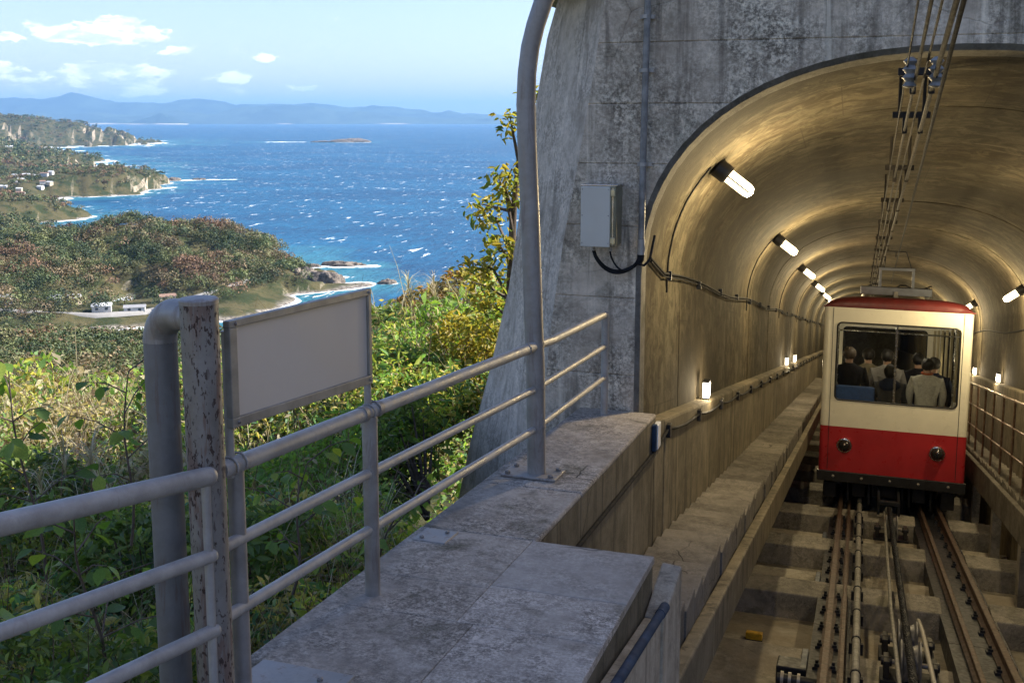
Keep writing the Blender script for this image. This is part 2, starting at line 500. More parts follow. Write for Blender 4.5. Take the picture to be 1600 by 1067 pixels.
def liningmat():
    m, t = newmat('lining_concrete')
    uv = t.n('ShaderNodeUVMap').outputs[0]          # u: metres round the section, v: metres along the tunnel
    co = t.n('ShaderNodeTexCoord').outputs['Object']
    big = t.noise(t.vmap(uv, (0.5, 1.0, 1)), 1.0, 5, 0.6, 0.5)
    st = t.noise(t.vmap(uv, (0.28, 3.2, 1)), 1.3, 7, 0.66, 0.4)
    st2 = t.noise(t.vmap(uv, (0.5, 6.0, 1), loc=(5, 9, 0)), 1.1, 6, 0.7, 0.8)
    fine = t.noise(t.vmap(uv, (1, 2, 1)), 22, 4, 0.7)
    rnd = t.n('ShaderNodeObjectInfo').outputs['Random']
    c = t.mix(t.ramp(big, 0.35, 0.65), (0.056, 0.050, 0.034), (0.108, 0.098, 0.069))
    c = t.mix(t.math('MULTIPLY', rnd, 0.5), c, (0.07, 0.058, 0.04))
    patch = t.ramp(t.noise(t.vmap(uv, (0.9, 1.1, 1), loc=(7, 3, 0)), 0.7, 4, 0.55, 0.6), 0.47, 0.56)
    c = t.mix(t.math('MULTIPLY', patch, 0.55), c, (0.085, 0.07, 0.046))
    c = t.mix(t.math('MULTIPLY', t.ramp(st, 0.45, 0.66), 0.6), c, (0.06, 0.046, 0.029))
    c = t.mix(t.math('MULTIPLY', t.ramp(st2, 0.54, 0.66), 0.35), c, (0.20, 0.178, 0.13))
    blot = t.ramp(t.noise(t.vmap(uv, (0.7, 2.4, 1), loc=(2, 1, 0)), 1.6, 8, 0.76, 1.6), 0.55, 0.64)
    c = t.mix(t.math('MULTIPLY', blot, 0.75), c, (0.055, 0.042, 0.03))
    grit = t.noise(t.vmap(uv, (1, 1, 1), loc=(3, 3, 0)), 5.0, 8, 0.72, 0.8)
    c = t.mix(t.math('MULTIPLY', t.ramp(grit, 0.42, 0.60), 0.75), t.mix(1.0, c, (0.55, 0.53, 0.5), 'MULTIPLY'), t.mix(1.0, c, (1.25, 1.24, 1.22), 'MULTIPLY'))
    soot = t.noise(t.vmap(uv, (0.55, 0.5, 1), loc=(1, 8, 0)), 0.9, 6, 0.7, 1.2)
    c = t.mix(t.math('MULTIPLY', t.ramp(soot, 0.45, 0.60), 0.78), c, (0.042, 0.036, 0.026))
    # formwork panel edges round and along the vault
    sx = t.n('ShaderNodeSeparateXYZ', i0=uv)
    pu = t.math('FRACT', t.math('DIVIDE', t.math('ADD', sx.outputs[0], t.math('MULTIPLY', rnd, 0.9)), 0.92))
    pj = t.ramp(t.math('ABSOLUTE', t.math('SUBTRACT', pu, 0.5)), 0.006, 0.0)
    pj = t.math('MULTIPLY', pj, t.ramp(t.noise(t.vmap(uv, (1, 1, 1), loc=(2, 2, 0)), 1.3, 3), 0.42, 0.55))
    c = t.mix(t.math('MULTIPLY', pj, 0.7), c, (0.03, 0.025, 0.018))
    # plank marks of the formwork
    su = t.n('ShaderNodeSeparateXYZ', i0=uv)
    pl = t.math('FRACT', t.math('DIVIDE', su.outputs[1], 0.115))
    ln = t.math('MAXIMUM', t.ramp(pl, 0.06, 0.0), t.ramp(pl, 0.94, 1.0))
    c = t.mix(t.math('MULTIPLY', ln, 0.35), c, (0.08, 0.06, 0.04))
    c = t.mix(t.math('MULTIPLY', t.ramp(fine, 0.55, 0.75), 0.3), c, (0.09, 0.07, 0.05))
    t.set(t.b, 'Base Color', c)
    t.set(t.b, 'Roughness', 0.88)
    t.set(t.b, 'Specular IOR Level', 0.06)
    h = t.math('ADD', t.math('MULTIPLY', fine, 0.4), t.math('SUBTRACT', t.math('ADD', t.math('MULTIPLY', st, 0.35), t.math('MULTIPLY', grit, 0.8)), t.math('MULTIPLY', ln, 0.2)))
    t.set(t.b, 'Normal', t.bump(h, 0.5, 0.012))
    return m


M['lining'] = liningmat()

# ------------------------------------------------------------------ ground coordinates
CP, SP = math.cos(PSI), math.sin(PSI)


def to_world(r, f):          # r metres right of the view axis, f metres ahead on the ground
    return r * CP - f * SP, r * SP + f * CP


def to_rf(x, y):
    return x * CP + y * SP, -x * SP + y * CP


TD = 0.1955                  # slope of the line


def zt(y, h):                # world height of a point h above the rail line
    return h - 2.7 - TD * y


def vnoise(x, y, seed=0):
    """cheap smooth value noise on arrays"""
    xi = np.floor(x).astype(np.int64); yi = np.floor(y).astype(np.int64)
    xf = x - xi; yf = y - yi
    xf = xf * xf * (3 - 2 * xf); yf = yf * yf * (3 - 2 * yf)

    def h(a, b):
        n = (a * 374761393 + b * 668265263 + seed * 1442695041) & 0x7fffffff
        n = ((n ^ (n >> 13)) * 1274126177) & 0x7fffffff
        return ((n ^ (n >> 16)) & 0xffff) / 65535.0
    return (h(xi, yi) * (1 - xf) + h(xi + 1, yi) * xf) * (1 - yf) + (h(xi, yi + 1) * (1 - xf) + h(xi + 1, yi + 1) * xf) * yf


def fbm(x, y, seed=0, oct=4):
    s = 0; a = 0.5; t = 0
    for o in range(oct):
        s = s + a * vnoise(x * 2 ** o, y * 2 ** o, seed + o); t += a; a *= 0.5
    return s / t


def at_px(x, y, f):          # used once to lay the coast out on the map: bearing of a landmark and its distance
    return (x - 800) / 1650 * f * 0.99


# ridges of the coast: crest points (bearing on the map, distance, height above the sea, half width), steepness
def crest(pts):
    return [((b_ - 800) / 1667 * f, f, z, w_) for b_, f, z, w_ in pts]


RIDGES = [
    # big wooded headland below the station and its spurs
    (crest([(-260, 640, 34, 120), (-60, 625, 24, 105), (0, 630, 21, 95), (75, 685, 23, 95), (116, 660, 19, 90), (192, 684, 25, 92), (232, 688, 30, 95), (279, 672, 26, 85), (325, 658, 20, 70), (372, 643, 13, 48), (404, 630, 9, 26), (424, 620, 5, 13)]), 2.0),
    (crest([(116, 655, 19, 60), (85, 610, 15, 50), (55, 565, 8, 36)]), 1.6),
    (crest([(270, 660, 20, 55), (310, 610, 14, 44), (340, 570, 6, 30)]), 1.6),
    (crest([(-80, 640, 24, 70), (-40, 590, 16, 60), (-20, 550, 9, 45)]), 1.6),
    # cliffed hill behind it
    (crest([(-200, 1150, 44, 130), (-60, 1110, 24, 90), (0, 1095, 20, 75), (38, 1085, 18, 55), (62, 1072, 8, 24), (74, 1060, 3, 10)]), 2.6),
    (crest([(-200, 900, 30, 120), (-60, 880, 16, 70), (0, 850, 10, 45), (25, 800, 7, 30)]), 1.6),
    # third cape and the low land that carries the village
    (crest([(84, 1430, 20, 80), (110, 1455, 29, 85), (139, 1500, 30, 80), (175, 1560, 30, 60), (196, 1610, 16, 34), (216, 1680, 23, 34), (234, 1720, 10, 18), (249, 1750, 2, 8)]), 2.6),
    (crest([(-200, 2000, 60, 420), (-100, 1750, 24, 260), (10, 1600, 13, 150), (55, 1470, 9, 90), (60, 1400, 5, 50)]), 1.8),
    # fourth
    (crest([(-200, 2800, 90, 420), (-80, 2650, 44, 300), (0, 2620, 30, 220), (40, 2600, 24, 160), (72, 2580, 23, 90), (90, 2540, 10, 50), (106, 2490, 2, 22)]), 2.2),
    # far cape
    (crest([(-400, 5200, 260, 1200), (-120, 4700, 150, 800), (0, 4450, 116, 560), (37, 4400, 98, 420), (73, 4350, 64, 250), (108, 4290, 36, 110), (126, 4240, 18, 55), (135, 4190, 5, 26)]), 1.9),
    # valley floor and the low shore under the station
    ([(-520, 560, 16, 130), (-430, 530, 9, 90), (-330, 520, 7, 75), (-235, 528, 6, 60), (-185, 545, 5, 50), (-160, 575, 3.5, 36)], 2.0),
    ([(-185, 585, 3.5, 20), (-150, 608, 2.5, 16), (-112, 632, 1.8, 13), (-95, 640, 1.0, 9)], 1.6),
    ([(-60, 400, 8, 90), (40, 430, 6, 90), (250, 480, 20, 110), (900, 600, 60, 110)], 1.6),
    ([(-3500, 2500, 90, 700), (-2200, 1800, 60, 600), (-1500, 900, 60, 500), (-900, 500, 55, 350)], 1.6),
]


def coast_h(r, f):
    """height above the sea at map position r, f (arrays)"""
    h = np.full(r.shape, -40.0)
    wob = (fbm(r / 46, f / 46, 3) - 0.5)
    wob2 = (fbm(r / 14, f / 14, 9) - 0.5)
    for pts, pw in RIDGES:
        for (r0, f0, z0, w0), (r1, f1, z1, w1) in zip(pts[:-1], pts[1:]):
            ax, ay = r1 - r0, f1 - f0
            t = np.clip(((r - r0) * ax + (f - f0) * ay) / (ax * ax + ay * ay), 0, 1)
            d = np.hypot(r - r0 - t * ax, f - f0 - t * ay)
            z = z0 + t * (z1 - z0)
            wl = (w0 + t * (w1 - w0)) * (1 + wob * 0.75)
            u = d / wl
            hh = z * (1 - u ** pw) + (wob2 * 0.3 + wob * 0.75) * np.minimum(22, z)
            hh = np.where(u > 1, -(u - 1) * np.minimum(22, 0.35 * wl) + wob2 * np.minimum(3, z * 0.2), hh)
            h = np.maximum(h, hh)
    # the slope the station stands on
    slope = 100 - 3.6 - 0.30 * np.minimum(f, 60) - 0.19 * np.clip(f - 60, 0, None)
    slope = slope - 0.05 * np.clip(r + 20, 0, 600) * np.clip(f / 300, 0, 1) - np.clip(f - 420, 0, None) * 0.3
    side = 12 * np.clip((r - 2) / 12, 0, 1.6) * np.clip(1 - f / 140, 0, 1)
    h = np.maximum(h, slope + side + wob * np.clip(f / 30, 0, 8))
    return h


def canopy_top(r, f):
    """world height of the undergrowth's upper surface near the station"""
    z = -1.98 - 0.12 * np.clip(f - 3, 0, 6) - 0.235 * np.clip(f - 9, 0, None)
    z = z + 1.05 * np.exp(-((r + 0.9) / 2.6) ** 2 - ((f - 12.0) / 4.4) ** 2)
    z = z + 0.5 * np.exp(-((r + 6.2) / 2.2) ** 2 - ((f - 13.0) / 4) ** 2)
    z = z + 0.55 * (fbm(r / 1.9, f / 1.9, 21, 3) - 0.5) * np.clip(f / 6, 0.5, np.where(r < -0.25 * f, 1.6, 3.0)) - 0.25 * np.clip((-r - 0.2 * f) / 2, 0, 1)
    return z


# ------------------------------------------------------------------ terrain, sea, far ranges
def grid_faces(nu, nv):
    i = np.arange(nu * nv).reshape(nu, nv)
    return np.stack([i[:-1, :-1], i[:-1, 1:], i[1:, 1:], i[1:, :-1]], -1).reshape(-1, 4)


def terrain():
    rings = np.concatenate([np.geomspace(1.6, 300, 90)[:-1], np.linspace(300, 900, 170)[:-1], np.geomspace(900, 9000, 150)])
    ang = np.radians(np.concatenate([np.linspace(-150, -36, 46)[:-1], np.linspace(-36, 6, 300)[:-1], np.linspace(6, 150, 60)]))
    R, A = np.meshgrid(rings, ang, indexing='ij')
    r = R * np.sin(A); f = R * np.cos(A)
    h = coast_h(r, f)
    near = np.clip((22 - R) / 12, 0, 1)
    zz = h + SEA
    zz = np.where(R < 40, np.minimum(zz, canopy_top(r, f) - 0.8 * np.clip(f / 4, 0.7, 3)), zz)
    zz = np.where((np.abs(r) > 200) | (f < -10), np.minimum(zz, 40), zz)
    x, y = to_world(r, f)
    # keep the cutting of the station and the tunnel free
    inside = (x > -2.4) & (x < 9)
    zz = np.where(inside & (R < 70), np.minimum(zz, -7.5 - 0.20 * np.clip(y, 0, None)), zz)
    zz = np.where((x >= 9) & (R < 90), np.minimum(zz, -3.0), zz)
    e = np.hypot(*np.gradient(h)) / (np.maximum(1, np.gradient(R)[0]) + 1e-3)
    m, t = newmat('coast_ground')
    co = t.n('ShaderNodeTexCoord').outputs['Object']
    sp = t.n('ShaderNodeSeparateXYZ', i0=co)
    nz = t.n('ShaderNodeSeparateXYZ', i0=t.n('ShaderNodeNewGeometry').outputs['True Normal']).outputs[2]
    n = t.noise(co, 0.05, 6, 0.65)
    n2 = t.noise(co, 0.4, 5, 0.65)
    grass = t.mix(t.ramp(n, 0.4, 0.6), (0.032, 0.042, 0.017), (0.085, 0.075, 0.036))
    rock = t.mix(t.ramp(t.noise(t.vmap(co, (1, 1, 0.4)), 0.16, 6, 0.7), 0.35, 0.65), (0.15, 0.12, 0.09), (0.42, 0.36, 0.26))
    c = t.mix(t.ramp(t.math('ADD', nz, t.math('MULTIPLY', t.math('SUBTRACT', n2, 0.5), 0.25)), 0.68, 0.50), grass, rock)
    low = t.ramp(t.math('ADD', sp.outputs[2], t.math('MULTIPLY', n, 6)), SEA + 4.6, SEA + 3.2)
    c = t.mix(low, c, t.mix(t.ramp(n2, 0.4, 0.6), (0.11, 0.095, 0.08), (0.30, 0.27, 0.23)))
    t.set(t.b, 'Base Color', c); t.set(t.b, 'Roughness', 0.95); t.set(t.b, 'Specular IOR Level', 0.1)
    t.set(t.b, 'Normal', t.bump(n2, 0.8, 1.0))
    o = np_mesh('coast_terrain', np.stack([x, y, zz], -1).reshape(-1, 3), grid_faces(len(rings), len(ang)), None, m, smooth=True)
    setp(o, kind='structure')


terrain()


def sea():
    rings = np.concatenate([[60], np.geomspace(380, 2600, 420)[:-1], np.geomspace(2600, 60000, 160)])
    ang = np.radians(np.concatenate([np.linspace(-180, -40, 36)[:-1], np.linspace(-40, 10, 420)[:-1], np.linspace(10, 180, 44)]))
    R, A = np.meshgrid(rings, ang, indexing='ij')
    r = R * np.sin(A); f = R * np.cos(A)
    h = coast_h(r, f)
    for (ir, if_, irad) in REEFS:
        d = np.hypot((r - ir) / irad, (f - if_) / (irad * 0.8))
        h = np.maximum(h, np.where(d < 3, -6 * np.clip(d - 1, 0, 2), -40))
    n = fbm(r / 22, f / 22, 31) - 0.5
    dist = np.clip(R / 900, 0.8, 3)
    foam = np.clip(1 - np.abs(-h + n * 4.0 * dist) / (2.6 * dist), 0, 1)
    shallow = np.clip(1 + h / 17, 0, 1)
    x, y = to_world(r, f)
    col = np.stack([foam, shallow, np.zeros_like(foam)], -1).reshape(-1, 3)
    m, t = newmat('sea_water')
    co = t.n('ShaderNodeTexCoord').outputs['Object']
    at = t.n('ShaderNodeSeparateColor', i0=t.n('ShaderNodeAttribute', attribute_name='Col').outputs[0])
    big = t.noise(t.vmap(co, (1, 2.2, 1), (0, 0, 0.5)), 0.004, 5, 0.6)
    wv = t.noise(t.vmap(co, (1.0, 0.35, 1), (0, 0, 0.35)), 0.11, 6, 0.65, 0.4)
    c = t.mix(t.ramp(t.math('ADD', t.math('MULTIPLY', big, 0.5), t.math('MULTIPLY', wv, 0.5)), 0.36, 0.66), (0.001, 0.044, 0.108), (0.004, 0.096, 0.195))
    c = t.mix(t.math('MULTIPLY', at.outputs[1], 0.75), c, (0.04, 0.19, 0.23))
    # white horses: short crests lying across the wind
    cr = t.noise(t.vmap(co, (1.0, 0.26, 1), (0, 0, 0.33)), 0.15, 5, 0.6, 0.6)
    crm = t.noise(co, 0.011, 4, 0.6)
    wc = t.ramp(t.math('ADD', cr, t.math('MULTIPLY', t.math('SUBTRACT', crm, 0.5), 0.30)), 0.64, 0.69)
    cr2 = t.noise(t.vmap(co, (1.0, 0.28, 1), (0, 0, 0.33)), 0.055, 6, 0.65, 0.8)
    wc2 = t.ramp(cr2, 0.665, 0.72, 0.0, 0.8)
    fn = t.noise(t.vmap(co, (1, 0.6, 1), (0, 0, 0.3)), 0.09, 6, 0.7, 0.8)
    fo = t.ramp(t.math('ADD', t.math('MULTIPLY', at.outputs[0], 0.85), t.math('SUBTRACT', fn, 0.5)), 0.33, 0.58)
    foamm = t.math('MAXIMUM', t.math('MAXIMUM', wc, wc2), fo)
    c = t.mix(t.math('MULTIPLY', foamm, 0.92), c, (0.80, 0.84, 0.86))
    t.set(t.b, 'Base Color', c)
    t.set(t.b, 'Roughness', t.ramp(foamm, 0, 1, 0.38, 0.8))
    t.set(t.b, 'Specular IOR Level', 0.18)
    t.set(t.b, 'Normal', t.bump(t.math('ADD', wv, t.math('MULTIPLY', cr, 0.8)), 0.9, 4.0))
    o = np_mesh('sea', np.stack([x, y, np.full_like(x, SEA)], -1).reshape(-1, 3), grid_faces(len(rings), len(ang)), col, m, smooth=True)
    setp(o, kind='structure')


REEFS = [(-131, 652, 9), (-115, 642, 11), (-137, 722, 9), (-117, 727, 13), (-100, 724, 8), (-77, 646, 6), (-735, 4850, 60), (-820, 4870, 40), (-1010, 4890, 40), (-1090, 4900, 50), (-566, 1765, 14), (-540, 1780, 14), (-512, 1795, 12), (-480, 1800, 9),
         (-520, 665, 8), (-1640, 3900, 40), (-1560, 3600, 40), (-1480, 3500, 30), (-1420, 3480, 24), (-1330, 3420, 20)]
sea()


def rock(name, r, f, sx, sy, sz, label, group, seed, mat):
    n, k = 26, 14
    u = np.linspace(0, 2 * np.pi, n, endpoint=False); v = np.linspace(0, 1, k)
    V, U = np.meshgrid(v, u, indexing='ij')
    rad = np.cos(V * np.pi / 2) ** 0.75
    nn = fbm(np.cos(U) * 2.4 + 7 + seed, np.sin(U) * 2.4 + V * 3 + seed, seed) - 0.5
    rad = rad * (1 + nn * 1.1)
    x0, y0 = to_world(r, f)
    lx = rad * np.cos(U) * sx; ly = rad * np.sin(U) * sy
    x = x0 + lx * CP - ly * SP; y = y0 + lx * SP + ly * CP
    z = SEA - 1.5 + (np.sin(V * np.pi / 2) + nn * 0.9) * (sz + 1.5)
    i = np.arange(n * k).reshape(k, n)
    F = np.stack([i[:-1], np.roll(i, -1, 1)[:-1], np.roll(i, -1, 1)[1:], i[1:]], -1).reshape(-1, 4)
    o = np_mesh(name, np.stack([x, y, z], -1).reshape(-1, 3), F, None, mat)
    setp(o, label, 'rock', group)
    return o


M['rock'] = concrete('sea_rock', (0.09, 0.075, 0.065), (0.25, 0.21, 0.17), speck=0.2, bump=0.5)
mr, t = newmat('shore_rock')
co = t.n('ShaderNodeTexCoord').outputs['Object']
t.set(t.b, 'Base Color', t.mix(t.ramp(t.noise(co, 0.22, 6, 0.7), 0.35, 0.65), (0.07, 0.06, 0.055), (0.26, 0.215, 0.17)))
t.set(t.b, 'Roughness', 0.9)
t.set(t.b, 'Normal', t.bump(t.noise(co, 0.5, 5, 0.7), 0.9, 1.5))
M['rock'] = mr
rock('shore_rock', -131, 652, 9, 7, 8, 'brown pointed rock at the foot of the headland cliff', 'rocks along the shore', 1, mr)
rock('shore_rock', -115, 642, 12, 8, 7, 'rounded brown rock ringed by surf right of the headland cliff', 'rocks along the shore', 2, mr)
rock('shore_rock', -117, 727, 15, 5, 2.6, 'flat dark reef awash in white surf off the headland', 'rocks along the shore', 3, mr)
rock('shore_rock', -137, 722, 7, 4, 1.6, 'small dark reef left of the flat reef in the surf', 'rocks along the shore', 4, mr)
rock('shore_rock', -77, 646, 6, 4, 2.4, 'small dark rock in surf above the top of the bushes', 'rocks along the shore', 5, mr)
rock('island_rock', -735, 4850, 95, 40, 15, 'low rocky islet far out in the bay', None, 6, mr)
rock('island_rock', -860, 4870, 60, 30, 6, 'flat skerry just left of the rocky islet far out', None, 7, mr)
rock('shore_rock', -566, 1765, 14, 10, 5, 'rock off the tip of the middle cape', 'rocks along the shore', 8, mr)
rock('shore_rock', -530, 1790, 12, 6, 2.5, 'outermost low rock off the tip of the middle cape', 'rocks along the shore', 9, mr)


def mountains(name, prof, f0, depth, seed, label, colr):
    px = np.array([p[0] for p in prof], float); py = np.array([p[1] for p in prof], float)
    n, k = 640, 44
    xs = np.linspace(px[0], px[-1], n)
    crest = np.interp(xs, px, (188 - py) / 1650 * f0 + 100)
    v = np.linspace(-1, 1, k)
    X, V = np.meshgrid(xs, v, indexing='ij')
    Cr = np.repeat(crest[:, None], k, 1)
    f = f0 + V * depth
    r = (X - 800) / 1650 * f0 * 0.99
    nn = fbm(r / 1500, f / 1500, seed, 5) - 0.5
    prof_ = 1 - np.abs(V) ** 1.15
    z = Cr * prof_ + nn * Cr * 1.3 * (1 - prof_) * prof_ * 2.0 + (fbm(r / 900, f / 900, seed + 3, 5) - 0.5) * 300 * prof_
    z = np.where(np.abs(V) > 0.985, -5, z)
    x, y = to_world(r, f)
    m, t = newmat(name + '_ground')
    co = t.n('ShaderNodeTexCoord').outputs['Object']
    sp = t.n('ShaderNodeSeparateXYZ', i0=co)
    c = t.mix(t.ramp(t.noise(co, 0.0012, 5, 0.6), 0.4, 0.6), colr, tuple(q * 1.7 for q in colr))
    c = t.mix(t.math('MULTIPLY', t.ramp(t.math('ADD', sp.outputs[2], t.math('MULTIPLY', t.noise(co, 0.0009, 3), 60)), SEA + 62, SEA + 45), t.ramp(t.noise(co, 0.0005, 2), 0.5, 0.6)), c, (0.5, 0.45, 0.38))
    t.set(t.b, 'Base Color', c); t.set(t.b, 'Roughness', 1); t.set(t.b, 'Specular IOR Level', 0)
    o = np_mesh(name, np.stack([x, y, z + SEA], -1).reshape(-1, 3), grid_faces(n, k), None, m, smooth=True)
    setp(o, kind='structure')


mountains('mountain_range', [(-900, 168), (-500, 160), (-200, 158), (0, 157), (40, 157), (75, 153), (100, 149), (112, 148), (130, 151), (160, 158), (200, 163), (250, 163), (280, 158), (305, 155), (335, 158), (370, 166),
                             (415, 160), (440, 163), (490, 164), (540, 168), (590, 167), (620, 168), (650, 174), (690, 178), (720, 177), (790, 182), (900, 184), (1400, 180), (2200, 176)], 31000, 2600, 5, None, (0.035, 0.05, 0.03))
mountains('coastal_hills', [(-500, 180), (-100, 174), (60, 176), (180, 178), (280, 174), (330, 178), (400, 170), (440, 168), (500, 171), (560, 174), (600, 180), (700, 186), (900, 187)], 28000, 1300, 9, None, (0.04, 0.055, 0.032))
mountains('far_island', [(208, 196), (222, 191), (240, 183), (254, 180), (270, 182), (285, 187), (300, 194)], 24500, 500, 13, None, (0.03, 0.045, 0.028))
mountains('far_island', [(128, 195), (140, 190.5), (158, 190), (170, 192), (185, 190), (200, 192), (212, 195)], 25500, 300, 15, None, (0.03, 0.045, 0.028))

# ------------------------------------------------------------------ leaf machinery
LEAF6 = np.array([(0, 0, 0), (-.19, .30, .09), (-.17, .62, .05), (0, 1, -.16), (.17, .62, .05), (.19, .30, .09)], np.float32)
LEAF6_F = np.array([(0, 3, 2, 1), (0, 5, 4, 3)])
LEAF4 = np.array([(0, 0, 0), (-.27, .45, .08), (0, 1, -.08), (.27, .45, .08)], np.float32)
LEAF4_F = np.array([(0, 3, 2, 1)])


def leaf_cloud(P, size, normal_bias, col, shape=LEAF6, shape_f=LEAF6_F, rng=RNG, droop=0.2):
    """P (n,3) leaf bases; returns V, F, col arrays"""
    n = len(P)
    nrm = rng.normal(size=(n, 3)) * 0.75 + np.asarray(normal_bias)
    nrm /= np.linalg.norm(nrm, axis=1, keepdims=True) + 1e-9
    d = rng.normal(size=(n, 3)); d[:, 2] -= droop
    d -= nrm * np.sum(d * nrm, 1, keepdims=True)
    d /= np.linalg.norm(d, axis=1, keepdims=True) + 1e-9
    s = np.cross(d, nrm)
    size = np.broadcast_to(size, (n,))[:, None, None]
    L = shape[None]
    V = P[:, None, :] + size * (L[..., 0:1] * s[:, None] + L[..., 1:2] * d[:, None] + L[..., 2:3] * nrm[:, None])
    k = len(shape)
    F = (shape_f[None] + (np.arange(n) * k)[:, None, None]).reshape(-1, shape_f.shape[1])
    cc = np.repeat(col, k, axis=0)
    return V.reshape(-1, 3), F, cc


def blades(P, length, width, lean, col, rng=RNG, seg=4, curl=0.9):
    """thin curved strips: grass blades, dry stalks"""
    n = len(P)
    a = rng.uniform(0, 2 * np.pi, n)
    out = np.stack([np.cos(a), np.sin(a), np.zeros(n)], -1)
    side = np.stack([-np.sin(a), np.cos(a), np.zeros(n)], -1)
    length = np.broadcast_to(length, (n,))[:, None]
    lean = np.broadcast_to(lean, (n,))[:, None] * rng.uniform(0.4, 1.4, (n, 1))
    rows = []
    for i in range(seg + 1):
        t = i / seg
        c = P + length * (np.array([0, 0, 1.0]) * (t - curl * lean * t ** 3 * 0.55) + out * lean * t ** 1.7)
        w_ = width * (1 - 0.85 * t)
        rows += [c - side * w_, c + side * w_]
    V = np.stack(rows, 1)
    k = 2 * (seg + 1)
    base = (np.arange(n) * k)[:, None, None]
    F = np.array([[(2 * i, 2 * i + 1, 2 * i + 3, 2 * i + 2) for i in range(seg)]]) + base
    return V.reshape(-1, 3), F.reshape(-1, 4), np.repeat(col, k, axis=0)


def join(parts):
    V, F, Cc, k = [], [], [], 0
    for v, f, c in parts:
        V.append(v); F.append(f + k); Cc.append(c); k += len(v)
    return np.concatenate(V), np.concatenate(F), np.concatenate(Cc)


PAL = np.array([(0.075, 0.125, 0.022), (0.10, 0.15, 0.028), (0.055, 0.10, 0.028), (0.16, 0.18, 0.035), (0.20, 0.16, 0.05), (0.045, 0.09, 0.045), (0.13, 0.17, 0.06)], np.float32) * 3.0
DRY = np.array([(0.50, 0.41, 0.26), (0.40, 0.31, 0.18), (0.58, 0.50, 0.34), (0.22, 0.15, 0.085)], np.float32)


def pick(pal, idx, rng=RNG, var=0.22):
    c = pal[idx % len(pal)]
    return c * rng.uniform(1 - var, 1 + var, (len(c), 1)).astype(np.float32)


def veg_ok(r, f, margin=0.0):
    """true where plants may stand: outside the ledge, the buttress and the tunnel"""
    x, y = to_world(r, f)
    lim = np.where(y < 4.2, -1.74, np.where(y < 6.2, -1.74 - (y - 4.2) * 0.62, -3.05))
    return x < lim - margin


# ------------------------------------------------------------------ woods on the headlands
def woodland():
    rng = np.random.default_rng(5)
    parts = []
    # polar scatter in front of the camera, denser close by
    def scatter(n, f0, f1, a0, a1):
        f = np.sqrt(rng.uniform(f0 ** 2, f1 ** 2, n)); a = np.radians(rng.uniform(a0, a1, n))
        return f * np.sin(a), f * np.cos(a)
    sets = [(3000, 110, 300, -33, -6, 2.6, 150), (3600, 300, 545, -33, -4, 3.6, 110), (3000, 530, 900, -33, -11, 5.4, 170), (15000, 900, 2000, -33, -15, 3.4, 24), (15000, 2000, 5000, -34, -17, 6, 12)]
    for n, f0, f1, a0, a1, rad, nl in sets:
        r, f = scatter(n, f0, f1, a0, a1)
        h = coast_h(r, f)
        sl_ = np.hypot(coast_h(r + 3, f) - coast_h(r - 3, f), coast_h(r, f + 3) - coast_h(r, f - 3)) / 6
        clear = fbm(r / 60, f / 60, 77) - 0.5
        flat_valley = (f > 500) & (f < 575) & (h < 10) & (r < -120)
        village = (f > 1300) & (f < 1560) & (h < 14)
        ok = (h > 4.0 + rng.uniform(0, 3, n)) & (sl_ < 0.85) & ~((clear > 0.16) & (rng.uniform(size=n) < 0.8)) & ~(flat_valley & (rng.uniform(size=n) < 0.35)) & ~(village & (rng.uniform(size=n) < 0.75))
        r, f, h = r[ok], f[ok], h[ok]
        n = len(r)
        R = rad * rng.uniform(0.55, 1.25, n)
        x, y = to_world(r, f)
        z = h + SEA + R * 0.75
        patch = fbm(r / 35, f / 35, 55)
        kind = rng.uniform(size=n) * 0.85 + (patch - 0.5) * 1.6
        pal = np.array([(0.034, 0.050, 0.024), (0.048, 0.064, 0.024), (0.072, 0.082, 0.032), (0.095, 0.092, 0.042), (0.125, 0.092, 0.052), (0.125, 0.074, 0.046)], np.float32)
        ci = np.clip(kind * 6, 0, 5).astype(int)
        cc = pal[ci] * 1.85 * rng.uniform(0.55, 1.4, (n, 1))
        # leaf clumps over an uneven dome
        u = rng.normal(size=(n, nl, 3)); u /= np.linalg.norm(u, axis=2, keepdims=True)
        u[..., 2] = np.abs(u[..., 2]) * 1.15 - 0.35
        lump = 1 + 0.35 * np.sin(u[..., 0:1] * 5 + r[:, None, None]) * np.sin(u[..., 1:2] * 5 + f[:, None, None])
        P = np.stack([x, y, z], -1)[:, None] + u * lump * R[:, None, None] * rng.uniform(0.7, 1.02, (n, nl, 1)) * np.array([1, 1, 0.9])
        nb = u.reshape(-1, 3) * 1.6
        size = np.repeat(R * (2.5 / math.sqrt(nl)) * 1.1, nl) * rng.uniform(0.7, 1.3, n * nl)
        col = np.repeat(cc, nl, 0) * rng.uniform(0.75, 1.25, (n * nl, 1))
        v, ff, c3 = leaf_cloud(P.reshape(-1, 3), size, nb, col, LEAF4 - np.array([0, .5, 0], np.float32), LEAF4_F, rng)
        parts.append((v, ff, c3))
    V, F, cc = join(parts)
    o = np_mesh('woodland', V, F, cc, M['woodland'])
    setp(o, 'autumn woods of green and russet crowns covering the headlands', 'woods', kind='stuff')


woodland()

